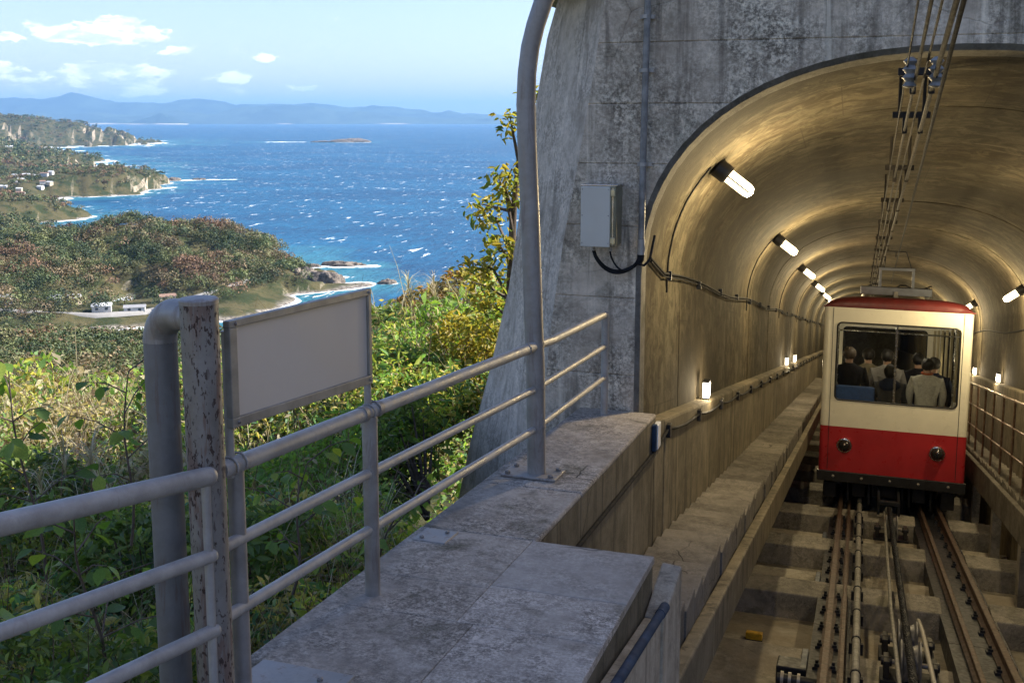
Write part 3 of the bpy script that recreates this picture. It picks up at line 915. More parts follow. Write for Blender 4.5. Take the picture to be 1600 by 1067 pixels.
# ------------------------------------------------------------------ village and road far below
M['wall_white'] = plain('white_render', (0.58, 0.56, 0.52), 0.8, 0, 0.06, 0.4)
M['wall_tan'] = plain('tan_render', (0.50, 0.42, 0.31), 0.8, 0, 0.08, 0.4)
M['roof_grey'] = plain('grey_roof', (0.28, 0.28, 0.29), 0.7, 0, 0.1, 0.4)
M['roof_white'] = plain('white_sheet_roof', (0.52, 0.53, 0.54), 0.6, 0, 0.05, 0.4)
M['roof_brown'] = plain('brown_roof', (0.24, 0.15, 0.11), 0.7, 0, 0.1, 0.4)
M['window'] = plain('dark_window', (0.04, 0.045, 0.055), 0.2, 0, 0.2, 1)


def house(r, f, L, Wd, H, ang, label, wallm, roofm, wins=True):
    x, y = to_world(r, f)
    z = float(coast_h(np.array([r]), np.array([f]))[0]) + SEA
    t = thing('house', label, 'house', (x, y, z), 'houses down on the coast')
    rot = Matrix.Rotation(PSI + ang, 3, 'Z')
    mb = MB(); mb.box((-L / 2, -Wd / 2, -3), (L / 2, Wd / 2, H), rot, (x, y, z))
    mb.build('wall', wallm, t)
    rf = MB(); o = 0.4; rh = Wd * 0.22
    pr = [(-L / 2 - o, -Wd / 2 - o, H), (L / 2 + o, -Wd / 2 - o, H), (L / 2 + o, Wd / 2 + o, H), (-L / 2 - o, Wd / 2 + o, H),
          (-L / 2 - o, 0, H + rh), (L / 2 + o, 0, H + rh)]
    pr = [rot @ Vector(q) + Vector((x, y, z)) for q in pr]
    rf.add(pr, [(3, 2, 1, 0), (0, 1, 5, 4), (2, 3, 4, 5), (1, 2, 5), (3, 0, 4)])
    rf.build('roof', roofm, t)
    if wins:
        k = max(2, int(L / 4))
        for i in range(k):
            cx = -L / 2 + (i + 0.5) * L / k
            wb = MB(); wb.box((cx - 0.7, -Wd / 2 - 0.06, 1.0), (cx + 0.7, -Wd / 2 + 0.02, 2.3), rot, (x, y, z))
            wb.build('window', M['window'], t)
    return t


house(-232, 540, 15, 8, 3.6, 0.15, 'long tan building with a pale roof in the valley behind the rusty post', M['wall_tan'], M['roof_white'])
house(-205, 520, 9, 6, 3, 0.3, 'small white building beside the valley road left of the rusty post', M['wall_white'], M['roof_white'])
house(-190, 524, 10, 5, 2.8, 0.25, 'white shed nearest the rusty post in the valley', M['wall_white'], M['roof_grey'])
house(-262, 536, 10, 6, 3, -0.1, 'grey roofed house at the valley road left of the tan building', M['wall_white'], M['roof_grey'])
house(-182, 550, 8, 5, 3, 0.5, 'brown roofed house at the foot of the big wooded headland', M['wall_tan'], M['roof_brown'])
for i in range(34):
    f_ = random.uniform(1330, 1640)
    r_ = -(f_ * random.uniform(0.432, 0.492))
    if float(coast_h(np.array([r_]), np.array([f_]))[0]) < 3: continue
    house(r_, f_, random.uniform(6, 11), random.uniform(5, 7), random.uniform(3, 5), random.uniform(-0.6, 0.6),
          'tiny pale house in the village on the neck of the middle cape', random.choice([M['wall_white'], M['wall_white'], M['wall_tan']]), random.choice([M['roof_white'], M['roof_grey'], M['roof_brown']]), False)
for i in range(7):
    f_ = random.uniform(2350, 2700)
    r_ = -(f_ * random.uniform(0.452, 0.49))
    if float(coast_h(np.array([r_]), np.array([f_]))[0]) < 3: continue
    house(r_, f_, random.uniform(12, 22), random.uniform(9, 13), random.uniform(6, 9), random.uniform(-0.6, 0.6),
          'tiny white house on the far shore beyond the middle cape', M['wall_white'], M['roof_white'], False)


def road(name, pts, wdt):
    P = []
    for (r0, f0), (r1, f1) in zip(pts[:-1], pts[1:]):
        n = max(2, int(math.hypot(r1 - r0, f1 - f0) / 6))
        for i in range(n):
            P.append((r0 + (r1 - r0) * i / n, f0 + (f1 - f0) * i / n))
    P = np.array(P + [pts[-1]], float)
    T = np.gradient(P, axis=0); T /= np.linalg.norm(T, axis=1, keepdims=True)
    N = np.stack([-T[:, 1], T[:, 0]], -1)
    h = coast_h(P[:, 0], P[:, 1])
    h = np.maximum(np.convolve(np.pad(h, 4, 'edge'), np.ones(9) / 9, 'valid'), 3) + 0.7
    mb = MB()
    L = []
    for s, dzz in ((-1.6, -2.0), (-1, 0), (1, 0), (1.6, -2.0)):
        q = P + N * wdt * s
        x, y = to_world(q[:, 0], q[:, 1])
        L.append(np.stack([x, y, h + SEA + dzz], -1))
    V = np.stack(L, 1).reshape(-1, 3)
    o = np_mesh(name, V, grid_faces(len(P), 4), None, M['roadm'])
    setp(o, kind='structure')


M['roadm'] = plain('pale_road', (0.27, 0.26, 0.245), 0.85, 0, 0.08, 0.5)
road('road', [(-420, 545), (-330, 532), (-280, 520), (-235, 512), (-205, 512), (-185, 525), (-172, 555), (-150, 600)], 1.7)
road('coast_road', [(-800, 1520), (-720, 1475), (-660, 1500), (-632, 1540), (-618, 1590)], 4.0)

# ------------------------------------------------------------------ the tunnel
XC = 0.595                                  # centre line of the track
XA = 0.495                                  # centre line of the vault


def lining_profile(grow=0.0):
    """points (x, h) from the left ledge up over the crown to the right ledge"""
    a = 1.805 + grow; b = 1.36 + grow; hs = 3.0
    L = [(-a, 2.0), (-a, 2.35), (-a, 2.7)]
    for i in range(33):
        th = math.pi - math.pi * i / 32
        c, s = math.cos(th), math.sin(th)
        L.append((a * math.copysign(abs(c) ** (2 / 2.25), c), hs + b * abs(s) ** (2 / 2.25)))
    L += [(a, 2.7), (a, 2.35), (a, 2.0)]
    return [(XA + x, h) for x, h in L]


tunnel = thing('tunnel', 'arched concrete railway tunnel lit by a row of lamps', 'tunnel', (XC, 6.5, zt(6.5, 0)))
Y0 = 6.62
ring_edges = [Y0, 8.0]
while ring_edges[-1] < 62: ring_edges.append(ring_edges[-1] + random.choice([2.7, 2.9, 2.75, 1.5]))
for i, (ya, yb) in enumerate(zip(ring_edges[:-1], ring_edges[1:])):
    g = random.uniform(-0.008, 0.012)
    prof = lining_profile(g)
    mb = MB(); uvs = []
    us = [0.0]
    for (x0, h0), (x1, h1) in zip(prof[:-1], prof[1:]): us.append(us[-1] + math.hypot(x1 - x0, h1 - h0))
    ys = [(ya, 0.024), (ya + 0.011, 0.0), (yb - 0.011, 0.0), (yb, 0.024)]
    n = len(prof)
    for y, gr in ys:
        pr = lining_profile(g + gr)
        mb.v += [(x, y, zt(y, h)) for x, h in pr]
        uvs += [(u, y) for u in us]
    for r_ in range(3):
        for j in range(n - 1):
            mb.f.append((r_ * n + j, r_ * n + j + 1, (r_ + 1) * n + j + 1, (r_ + 1) * n + j))
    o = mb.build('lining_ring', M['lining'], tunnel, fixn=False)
    me = o.data
    uvl = me.uv_layers.new(name='UVMap')
    for lp in me.loops: uvl.data[lp.index].uv = uvs[lp.vertex_index]
    me.shade_smooth(); me.set_sharp_from_angle(angle=math.radians(30))
mb = MB(); mb.box((XC - 2.4, 62.5, zt(62, -2)), (XC + 2.4, 62.8, zt(62, 5)))
mb.build('end_wall', M['beam'], tunnel)
# lower walls with the narrow ledges lamps stand on
for s in (-1, 1):
    for i in range(14):
        ya = 6.83 + i * 4; yb = ya + 3.985
        mb = MB()
        xf = XA + s * 1.695; xb = XA + s * 2.2
        mb.sbox(min(xf, xb), max(xf, xb), ya, yb, 0.0, 2.055)
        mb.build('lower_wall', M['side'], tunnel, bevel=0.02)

# ------------------------------------------------------------------ portal wall
portal = thing('tunnel_portal', 'weathered grey concrete portal wall around the tunnel arch', 'portal', (XC, 6.5, zt(6.5, 0)))
RIDGE = [(-7.5, -2.25), (-2.158, -1.966), (-1.806, -1.945), (-1.288, -1.895), (-0.782, -1.821), (-0.452, -1.76), (-0.008, -1.68), (0.347, -1.622), (0.733, -1.566), (2.6, -1.30), (4.4, -1.12)]
SIL = [(-7.5, -3.35), (-2.966, -2.917), (-2.463, -2.807), (-1.893, -2.648), (-1.243, -2.493), (-0.808, -2.428), (-0.334, -2.359), (0.129, -2.282), (0.581, -2.202), (0.846, -2.123), (2.6, -1.75), (4.4, -1.5)]


def lerp_tab(tab, z):
    if z <= tab[0][0]: return tab[0][1]
    for (z0, x0), (z1, x1) in zip(tab[:-1], tab[1:]):
        if z <= z1: return x0 + (x1 - x0) * (z - z0) / (z1 - z0)
    return tab[-1][1]


def portal_wall():
    gz = zt(6.5, 0)
    P = [(x, gz + h) for x, h in lining_profile(0.035)]
    left = P[:len(P) // 2 + 1]
    crown = left[-1][1]
    lz = [p[1] for p in left]; lx = [p[0] for p in left]
    def arch_x(z):
        if z <= lz[0]: return -1.21 if z < lz[0] else lx[0]
        return float(np.interp(z, lz, lx))
    grooves = [-1.62, -1.12, -0.66, -0.27, 0.10, 0.47, 0.9, 1.4, 1.9, 2.4, 2.9]
    zs = set([-7.5, -4, lz[0], 3.6]) | set(z for z in lz)
    for g_ in grooves: zs |= {g_ - 0.007, g_ - 0.002, g_ + 0.002, g_ + 0.007}
    zs = sorted(zs)
    YF = 6.5
    def yoff(z):
        return 0.005 if any(abs(z - g_) < 0.006 for g_ in grooves) else 0.0
    # rows grouped into courses: one child per lift of concrete
    bounds = [-7.5] + grooves + [3.6]
    for ci in range(len(bounds) - 1):
        zz = [z for z in zs if bounds[ci] - 1e-6 <= z <= bounds[ci + 1] + 1e-6]
        if bounds[ci] not in zz: zz = [bounds[ci]] + zz
        if bounds[ci + 1] not in zz: zz = zz + [bounds[ci + 1]]
        mb = MB(); mb2 = MB()
        for z0, z1 in zip(zz[:-1], zz[1:]):
            ya, yb = YF + yoff(z0), YF + yoff(z1)
            if abs(z0 - bounds[ci]) < 1e-6 and ci > 0: ya = YF + 0.007
            if abs(z1 - bounds[ci + 1]) < 1e-6 and ci < len(bounds) - 2: yb = YF + 0.007
            r0, r1 = lerp_tab(RIDGE, z0), lerp_tab(RIDGE, z1)
            def strip(mb, xa0, xb0, xa1, xb1, nn):
                for k in range(nn):
                    u0, u1 = k / nn, (k + 1) / nn
                    q = [(xa0 + (xb0 - xa0) * u0, ya, z0), (xa0 + (xb0 - xa0) * u1, ya, z0), (xa1 + (xb1 - xa1) * u1, yb, z1), (xa1 + (xb1 - xa1) * u0, yb, z1)]
                    mb.add(q, [(0, 1, 2, 3)])
            if z1 <= crown + 1e-6:
                a0, a1 = arch_x(z0 + 1e-7), arch_x(z1 - 1e-7)
                strip(mb, r0, a0, r1, a1, 1)
                strip(mb2, 2 * XA - a0, 12.0, 2 * XA - a1, 12.0, 1)
            else:
                strip(mb if z0 >= crown - 1e-6 and not mb2.v else mb2, r0, 12.0, r1, 12.0, 1)
        for m_ in (mb, mb2):
            if m_.v: m_.build('wall_course', M['portal'], portal, fixn=False)
    # reveal of the arch
    mb = MB(); n = len(P)
    Pb = [(x, h) for x, h in lining_profile(0.028)]
    mb.v = [(x, 6.5, z) for x, z in P] + [(x, 6.53, zt(6.53, h)) for x, h in lining_profile(0.006)] + [(x, 6.632, zt(6.632, h)) for x, h in lining_profile(-0.003)]
    for k in (0, 1):
        for j in range(n - 1): mb.f.append((k * n + j, k * n + j + 1, (k + 1) * n + j + 1, (k + 1) * n + j))
    mb.build('arch_reveal', M['reveal'], portal, fixn=False, smooth=30)
    # buttress flank
    mb = MB()
    lv = sorted(z for z in set([z for z, _ in RIDGE] + [z for z, _ in SIL] + list(np.linspace(-3.5, 3.6, 28))) if z <= 3.6)
    for z0, z1 in zip(lv[:-1], lv[1:]):
        rows = []
        for z in (z0, z1):
            xr, xs = lerp_tab(RIDGE, z), lerp_tab(SIL, z)
            rows.append([(xr, 6.5, z), (xr + (xs - xr) * 0.32, 6.5 + 0.9 * 0.26, z), (xr + (xs - xr) * 0.66, 6.5 + 0.9 * 0.6, z), (xs, 7.4, z), (xs + 0.06, 7.52, z), (xs + 0.9, 8.6, z)])
        for k in range(5):
            mb.add([rows[0][k + 1], rows[0][k], rows[1][k], rows[1][k + 1]], [(0, 1, 2, 3)])
    mb.build('buttress', M['buttress'], portal, smooth=8)
    mb = MB(); mb.box((-2.42, 6.38, 0.885), (-1.50, 8.8, 1.10)); mb.build('coping', M['beam'], portal, bevel=0.015)
    mb = MB(); mb.box((-1.35, 6.42, 3.602), (12.0, 7.4, 3.85)); mb.build('parapet', M['portal'], portal)


portal_wall()

mb = MB(); mb.box((-1.7, -22, -2.6), (3.48, -4.0, -1.72)); o = mb.build('bounce_slab', M['beam'], None); setp(o, kind='structure')  # unseen slab added behind the camera to bounce sunlight onto the portal
# low retaining wall on the far side of the station
rw = thing('retaining_wall', 'concrete retaining wall closing the station on the far side', 'wall', (3.6, 0, -3))
mb = MB(); mb.box((3.6, -9, -8), (4.4, 6.49, -1.3)); mb.build('wall_face', M['portal'], rw, bevel=0.03)
mb = MB(); mb.box((3.5, -9, -1.3), (4.5, 6.49, -1.1)); mb.build('coping', M['beam'], rw, bevel=0.02)


def hillside():
    m = plain('hillside_ground', (0.08, 0.085, 0.035), 0.95, 0, 0.4, 0.6, 0.5)
    xs = np.concatenate([[-1.52, -1.5], np.linspace(-1.4, 3.0, 10), np.linspace(3.6, 60, 50)])
    X, Y = np.meshgrid(xs, np.linspace(7.45, 90, 60), indexing='ij')
    tube = zt(Y, 3.35 + 1.45 * np.sqrt(np.clip(1 - ((X - XC) / 2.2) ** 2, 0, 1))) + 0.15 * (fbm(X, Y, 3) - 0.5)
    hill = 5.6 + 1.15 * np.clip(X - 3.2, 0, 4) + 0.12 * np.clip(X - 7.2, 0, 60) - 0.24 * np.clip(Y - 7.5, 0, None) + 0.9 * (fbm(X / 3, Y / 3, 3) - 0.5)  # unseen slope, built up high enough to shade the station from the sun
    w_ = np.clip((X - 2.0) / 1.6, 0, 1)
    z = tube * (1 - w_) + hill * w_
    z = np.where(X < -1.51, -14 - 0.2 * Y, z)
    o = np_mesh('hillside', np.stack([X, Y, z], -1).reshape(-1, 3), grid_faces(len(xs), 60), None, m, smooth=False)
    setp(o, kind='structure')
    n, k = 30, 20
    X, Y = np.meshgrid(np.linspace(4.4, 70, n), np.linspace(-30, 7.4, k), indexing='ij')
    z = -1.35 + 0.22 * np.clip(X - 5, 0, 40) + 0.5 * (fbm(X / 4, Y / 4, 6) - 0.5) * np.clip(X - 5, 0, 1)
    o = np_mesh('hillside', np.stack([X, Y, z], -1).reshape(-1, 3), grid_faces(n, k), None, m, smooth=True)
    setp(o, kind='structure')


hillside()

# ------------------------------------------------------------------ ledge and block
def zl(y, d=0.0):            # top of the ledge, falling gently with the line
    return -1.433 - 0.0645 * y + d


def lbox(mb, x0, x1, y0, y1, d0, d1):    # box whose top and bottom follow the ledge
    return mb.hexa([(x0, y0, zl(y0, d0)), (x1, y0, zl(y0, d0)), (x1, y1, zl(y1, d0)), (x0, y1, zl(y1, d0)),
                    (x0, y0, zl(y0, d1)), (x1, y0, zl(y0, d1)), (x1, y1, zl(y1, d1)), (x0, y1, zl(y1, d1))])


ledge = thing('ledge_wall', 'grey concrete wall with a wide flat top that carries the pipe railing', 'wall', (-1.45, 5.2, zl(5.2)))
for ya, yb in ((3.9, 4.62), (4.628, 6.494)):
    mb = MB(); lbox(mb, -1.70, -1.197, ya, yb, -0.028, 0); mb.build('coping_slab', M['ledge'], ledge, bevel=0.01)
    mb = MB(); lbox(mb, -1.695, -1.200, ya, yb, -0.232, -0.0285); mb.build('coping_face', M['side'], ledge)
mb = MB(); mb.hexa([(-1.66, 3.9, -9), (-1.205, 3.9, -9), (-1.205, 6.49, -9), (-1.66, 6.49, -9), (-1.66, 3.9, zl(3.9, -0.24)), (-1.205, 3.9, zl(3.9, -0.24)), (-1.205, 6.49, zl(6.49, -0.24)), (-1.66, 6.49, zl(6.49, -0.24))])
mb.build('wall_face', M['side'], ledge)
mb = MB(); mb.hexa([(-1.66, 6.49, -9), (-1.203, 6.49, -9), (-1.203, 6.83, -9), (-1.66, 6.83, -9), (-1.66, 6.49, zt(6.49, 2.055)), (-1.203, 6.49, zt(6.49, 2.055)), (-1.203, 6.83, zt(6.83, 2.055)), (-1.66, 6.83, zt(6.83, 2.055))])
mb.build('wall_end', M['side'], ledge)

block = thing('concrete_block', 'broad concrete platform block of worn slabs in front of the camera', 'platform', (-1.2, 2.2, zl(2.2)))
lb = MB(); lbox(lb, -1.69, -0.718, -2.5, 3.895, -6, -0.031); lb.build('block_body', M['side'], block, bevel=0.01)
for (x0, x1, ya, yb, mk) in ((-1.70, -1.2115, 3.36, 3.899, 'ledge'), (-1.21, -0.714, 3.39, 3.899, 'slab_plain'), (-1.21, -0.714, 3.05, 3.3885, 'slab'), (-1.15, -0.714, -0.2, 3.0485, 'slab'),
                         (-1.70, -1.1515, 2.12, 3.0485, 'ledge'), (-1.70, -1.2115, 3.05, 3.3585, 'ledge'), (-1.70, -1.1515, -0.2, 2.1185, 'ledge'), (-1.70, -0.714, -2.5, -0.204, 'slab')):
    q = MB(); lbox(q, x0, x1, ya, yb, -0.03, 0); q.build('slab', M[mk], block, bevel=0.0035)
kerb = thing('kerb_wall', 'low narrow concrete wall along the right side of the platform block', 'wall', (-0.68, 2, zl(2, -0.1)))
KS = -0.162                  # the pipe and the wall under it fall faster than the block


def kz(y): return -1.838 + KS * (y - 3.80)


mb = MB(); y0, y1 = -1.0, 3.70
mb.hexa([(-0.713, y0, -6), (-0.648, y0, -6), (-0.648, y1, -6), (-0.713, y1, -6), (-0.713, y0, kz(y0) - 0.02), (-0.648, y0, kz(y0) - 0.02), (-0.648, y1, kz(y1) - 0.02), (-0.713, y1, kz(y1) - 0.02)])
mb.build('kerb_body', M['kerb'], kerb, bevel=0.006)
mb = MB(); y0, y1 = 3.702, 4.07
mb.hexa([(-0.713, y0, -6), (-0.640, y0, -6), (-0.632, y1, -6), (-0.713, y1, -6), (-0.713, y0, kz(y0) - 0.015), (-0.640, y0, kz(y0) - 0.03), (-0.632, y1, -1.782), (-0.713, y1, -1.775)])
mb.build('kerb_end', M['kerb'], kerb, bevel=0.008)
pp = thing('pipe', 'blue grey pipe running along the low wall beside the platform block', 'pipe', (-0.66, 2, kz(2)))
mb = MB(); mb.tube([(-0.652, -1, kz(-1)), (-0.652, 3.72, kz(3.72))], 0.0175, 14); mb.tube([(-0.652, 3.70, kz(3.70)), (-0.652, 3.80, kz(3.80))], 0.0195, 14)
mb.build('pipe_run', M['bluepipe'], pp, smooth=40)
for y in (1.2, 2.9):
    q = MB(); q.tube([(-0.652, y - 0.012, kz(y - 0.012)), (-0.652, y + 0.012, kz(y + 0.012))], 0.021, 14); q.build('clip', M['steel_dark'], pp, bevel=0.003)

for (x, y, s, lab) in ((-1.60, 3.80, 0.075, 'thin square steel plate set in the block beside the ledge corner'), (-1.50, 2.42, 0.16, 'square steel plate with a bolt hole at the foot of the rusty post')):
    pl_ = thing('base_plate', lab, 'plate', (x, y, zl(y, 0.002)))
    q = MB(); lbox(q, x - s * 0.9, x + s, y - s, y + s, -0.004, 0.005); q.build('plate', M['galv_dull'], pl_, bevel=0.003)
    for ax, ay in ((-.5, -.6), (.5, .6)):
        q = MB(); cx, cy = x + ax * s, y + ay * s
        q.lathe([(0.010, 0), (0.010, 0.007), (0.005, 0.010)], 6, Matrix.Translation((cx, cy, zl(cy, 0.004)))); q.build('bolt', M['galv_rust'], pl_)

# ------------------------------------------------------------------ railings
def px_on_ledge(y):          # x of the railing line
    return np.interp(y, [2.30, 3.15, 4.82, 6.34], [-1.606, -1.566, -1.485, -1.500])


rail1 = thing('pipe_railing', 'grey pipe railing with three rails running along the ledge to the portal', 'railing', (-1.55, 3.2, zl(3.2)))
HS = (0.655, 0.440, 0.240)
RR = (0.0245, 0.0175, 0.0175)
for h, r in zip(HS, RR):
    for ya, yb in ((2.34, 4.78), (4.86, 6.34)):
        q = MB()
        pts = [(px_on_ledge(y), y, zl(y, h - (0.012 if (y > 5 and h > .6) else 0))) for y in np.linspace(ya, yb, 7)]
        q.tube(pts, r if ya < 4 else r * 0.9, 16)
        q.build('rail', M['galv'], rail1, smooth=40)
    for y in (3.11, 3.21, 4.70):
        if h > 0.6:
            q = MB(); q.tube([(px_on_ledge(y - 0.012), y - 0.012, zl(y - 0.012, h)), (px_on_ledge(y + 0.012), y + 0.012, zl(y + 0.012, h))], r + 0.0035, 16); q.build('collar', M['galv_dull'], rail1, smooth=40)
q = MB(); q.tube([(px_on_ledge(3.16), 3.16, zl(3.16, -0.003)), (px_on_ledge(3.16), 3.16, zl(3.16, 0.64))], 0.0265, 18); q.build('post', M['galv_dull'], rail1, smooth=40)
q = MB(); q.tube([(px_on_ledge(2.42) - 0.01, 2.42, zl(2.42, 0.0)), (px_on_ledge(2.42) - 0.01, 2.42, zl(2.42, 0.64))], 0.0235, 18); q.build('post', M['galv_dull'], rail1, smooth=40)
q = MB(); q.tube([(-1.5, 6.34, zl(6.34, -0.003)), (-1.5, 6.34, zl(6.34, 0.60)), (-1.5, 6.338, zl(6.34, 0.63)), (-1.5, 6.325, zl(6.34, 0.645))], 0.023, 18); q.build('post', M['galv'], rail1, smooth=40)

gate = thing('gate_post', 'twin rusty steel pipe post joined by a bend at its top', 'post', (-1.62, 2.30, zl(2.3)))
gb = (-1.796, 2.366); gf = (-1.622, 2.300)
top = -0.465
q = MB(); q.tube([(gf[0] + 0.006, gf[1], zl(2.3, -0.05)), (gf[0], gf[1], top)], 0.049, 28); q.build('front_pipe', M['galv_rust'], gate, smooth=40)
q = MB()
q.lathe([(0.050, 0), (0.0505, 0.010), (0.047, 0.014), (0.020, 0.0165)], 28, Matrix.Translation((gf[0], gf[1], top - 0.004))); q.build('cap', M['galv_dull'], gate, smooth=40)
q = MB()
q.tube([(gb[0], gb[1], zl(2.3, -1.5)), (gb[0], gb[1], top - 0.115)], 0.0445, 28); q.build('rear_pipe', M['galv_shaded'], gate, smooth=40)
q = MB()
el = [(gb[0], gb[1], top - 0.125)]
dv = Vector((gf[0] - gb[0], gf[1] - gb[1], 0))
for i in range(9):
    a = math.pi / 2 * i / 8
    k = 0.55 * (1 - math.cos(a)) 
    el.append((gb[0] + dv.x * k, gb[1] + dv.y * k, top - 0.125 + 0.082 * math.sin(a)))
el.append((gf[0] - dv.x * 0.1, gf[1] - dv.y * 0.1, top - 0.043))
q.tube(el, [0.0448] * 3 + [0.044] * 5 + [0.042] * 3, 24); q.build('elbow', M['galv_dull'], gate, smooth=50)
q = MB(); q.tube([(gb[0], gb[1], top - 0.128), (gb[0], gb[1], top - 0.118)], 0.0457, 24); q.build('weld_ring', M['galv_dull'], gate, smooth=40)

rail2 = thing('pipe_railing', 'nearest pipe railing running from the rusty twin post out of the picture', 'railing', (-1.62, 2.0, zl(2)))
for (z0, z1, r) in ((-0.918, -0.838, 0.0255), (-1.135, -1.071, 0.019), (-1.343, -1.29, 0.019)):
    q = MB()
    a = Vector((-1.590, 2.262, z0)); b = Vector((-1.690, 1.660, z1))
    d = (b - a)
    pts = [a + d * t for t in (0.0, 0.5, 1.0, 2.5)]
    q.tube(pts, r, 18); q.build('rail', M['galv'], rail2, smooth=40)
    q = MB(); q.sphere(a, r * 1.03, 14, 9); q.build('rail_end', M['galv'], rail2, smooth=60)
q = MB(); q.tube([(-1.592, 2.255, -2.0), (-1.592, 2.255, -0.92)], 0.012, 12); q.build('side_bar', M['galv'], rail2, smooth=40)
q = MB(); q.tube([(-1.94, 0.2, -2.4), (-1.94, 0.2, -0.65)], 0.03, 14); q.build('post', M['galv'], rail2, smooth=40)

pole = thing('canopy_pole', 'tall bent grey steel pole standing on the ledge before the portal', 'pole', (-1.485, 4.83, zl(4.83)))
pp_ = [(-1.482, 4.83, zl(4.83)), (-1.490, 4.83, -1.2), (-1.500, 4.83, -0.964), (-1.517, 4.83, -0.5), (-1.536, 4.83, -0.10), (-1.541, 4.83, 0.084), (-1.536, 4.83, 0.22), (-1.520, 4.83, 0.34), (-1.494, 4.83, 0.44), (-1.455, 4.83, 0.55), (-1.40, 4.83, 0.66), (-1.30, 4.83, 0.80), (-1.14, 4.83, 0.95), (-0.9, 4.83, 1.1), (-0.6, 4.83, 1.2)]
q = MB(); q.tube(pp_, [0.046] * 6 + [0.0445] * 9, 26); q.build('pole_shaft', M['galv_dull'], pole, smooth=40)
q = MB()
for z, x in ((0.072, -1.541), (-1.08, -1.494), (-1.30, -1.488), (-1.495, -1.484)):
    q = MB(); q.tube([(x, 4.83, z - 0.008), (x, 4.83, z + 0.008)], 0.0475 if z < 0 else 0.046, 24); q.build('weld_ring', M['galv_dull'], pole, smooth=40)
q = MB(); lbox(q, -1.64, -1.36, 4.735, 4.93, 0.002, 0.014); q.build('base_plate', M['galv_dull'], pole, bevel=0.003)
for ax, ay in ((-1.61, 4.76), (-1.39, 4.76), (-1.61, 4.9), (-1.39, 4.9)):
    q = MB(); q.lathe([(0.014, 0), (0.014, 0.012), (0.007, 0.016)], 6, Matrix.Translation((ax, ay, zl(ay, 0.014)))); q.build('bolt', M['galv_rust'], pole)

# blank sign board
sign = thing('sign_board', 'blank grey rectangular board in a metal frame above the railing', 'sign', (-1.59, 2.8, -0.7))
sa = Vector((-1.605, 2.385, 0)); sb = Vector((-1.567, 3.165, 0))
sd = (sb - sa).normalized(); sn = Vector((sd.y, -sd.x, 0))         # normal to the right of travel, towards the camera side


def sq(u0, u1, f0, f1, t0, t1, m=None):
    """piece of the board: u along it (0..1), f from bottom to top (0..1), t thickness; m = metres inset"""
    q = MB(); P = []
    for fz in (f0, f1):
        for (u, tt) in ((u0, t0), (u1, t0), (u1, t1), (u0, t1)):
            p = sa + (sb - sa) * u + sn * tt
            zb = -0.826 + (-0.883 + 0.826) * u; ztp = -0.530 + (-0.557 + 0.530) * u
            P.append((p.x, p.y, zb + (ztp - zb) * fz))
    return q.hexa(P)


sq(0.02, 0.98, 0.05, 0.95, 0.0, 0.006).build('panel', M['panel'], sign)
sq(0.0, 1.0, 0.0, 0.095, -0.006, 0.016).build('frame_rail', M['frame'], sign, bevel=0.003)
sq(0.0, 1.0, 0.93, 1.0, -0.006, 0.016).build('frame_rail', M['frame'], sign, bevel=0.003)
sq(0.001, 0.045, 0.093, 0.932, -0.005, 0.0155).build('frame_stile', M['frame'], sign, bevel=0.003)
sq(0.972, 0.999, 0.093, 0.932, -0.005, 0.0155).build('frame_stile', M['frame'], sign, bevel=0.003)
for u, fz in ((0.035, 0.965), (0.975, 0.05), (0.035, 0.05), (0.975, 0.965)):
    p = sa + (sb - sa) * u + sn * 0.016
    z = (-0.826 + -0.057 * u) * (1 - fz) + (-0.530 - 0.027 * u) * fz
    q = MB(); q.sphere((p.x, p.y, z), 0.006, 10, 6); q.build('rivet', M['galv_rust'], sign, smooth=60)
for y, x in ((2.40, -1.612), (3.168, -1.575)):
    q = MB(); q.tube([(x, y, zl(y, 0.62)), (x, y, -0.56)], 0.0125, 14); q.build('leg', M['galv'], sign, smooth=40)
    for k in (-0.022, 0.022):
        q = MB(); c = Vector((px_on_ledge(y), y + k, zl(y, 0.655)))
        q.tube([c + Vector((math.cos(a) * 0.029, 0, math.sin(a) * 0.029)) for a in np.linspace(-0.4, math.pi + 0.4, 12)], 0.0035, 8)
        q.build('clamp', M['galv_dull'], sign, smooth=40)

# ------------------------------------------------------------------ electrical box and conduit on the portal
ub = thing('junction_box', 'pale grey metal junction box fixed to the portal wall', 'box', (-1.52, 6.49, -0.58))
q = MB(); q.box((-1.640, 6.315, -0.772), (-1.437, 6.492, -0.398)); q.build('casing', M['boxdark'], ub, bevel=0.006)
q = MB(); q.box((-1.655, 6.300, -0.775), (-1.470, 6.318, -0.402)); q.build('door', M['boxgrey'], ub, bevel=0.005)
q = MB(); q.box((-1.66, 6.318, -0.40), (-1.43, 6.4915, -0.390)); q.build('top_flange', M['chrome'], ub, bevel=0.003)
for z in (-0.44, -0.735):
    q = MB(); q.box((-1.468, 6.302, z - 0.02), (-1.44, 6.316, z + 0.02)); q.build('hinge', M['brass'], ub, bevel=0.003)
q = MB(); q.box((-1.456, 6.305, -0.76), (-1.450, 6.316, -0.41)); q.build('hinge_pin', M['chrome'], ub)
for z in (-0.42, -0.58, -0.75):
    for x in (-1.645, -1.48):
        q = MB(); q.sphere((x, 6.300, z), 0.004, 8, 5); q.build('screw', M['galv_dull'], ub)
for x in (-1.60, -1.49):
    q = MB(); q.tube([(x, 6.41, -0.77), (x, 6.41, -0.81)], 0.012, 12); q.build('gland', M['galv'], ub, smooth=40)

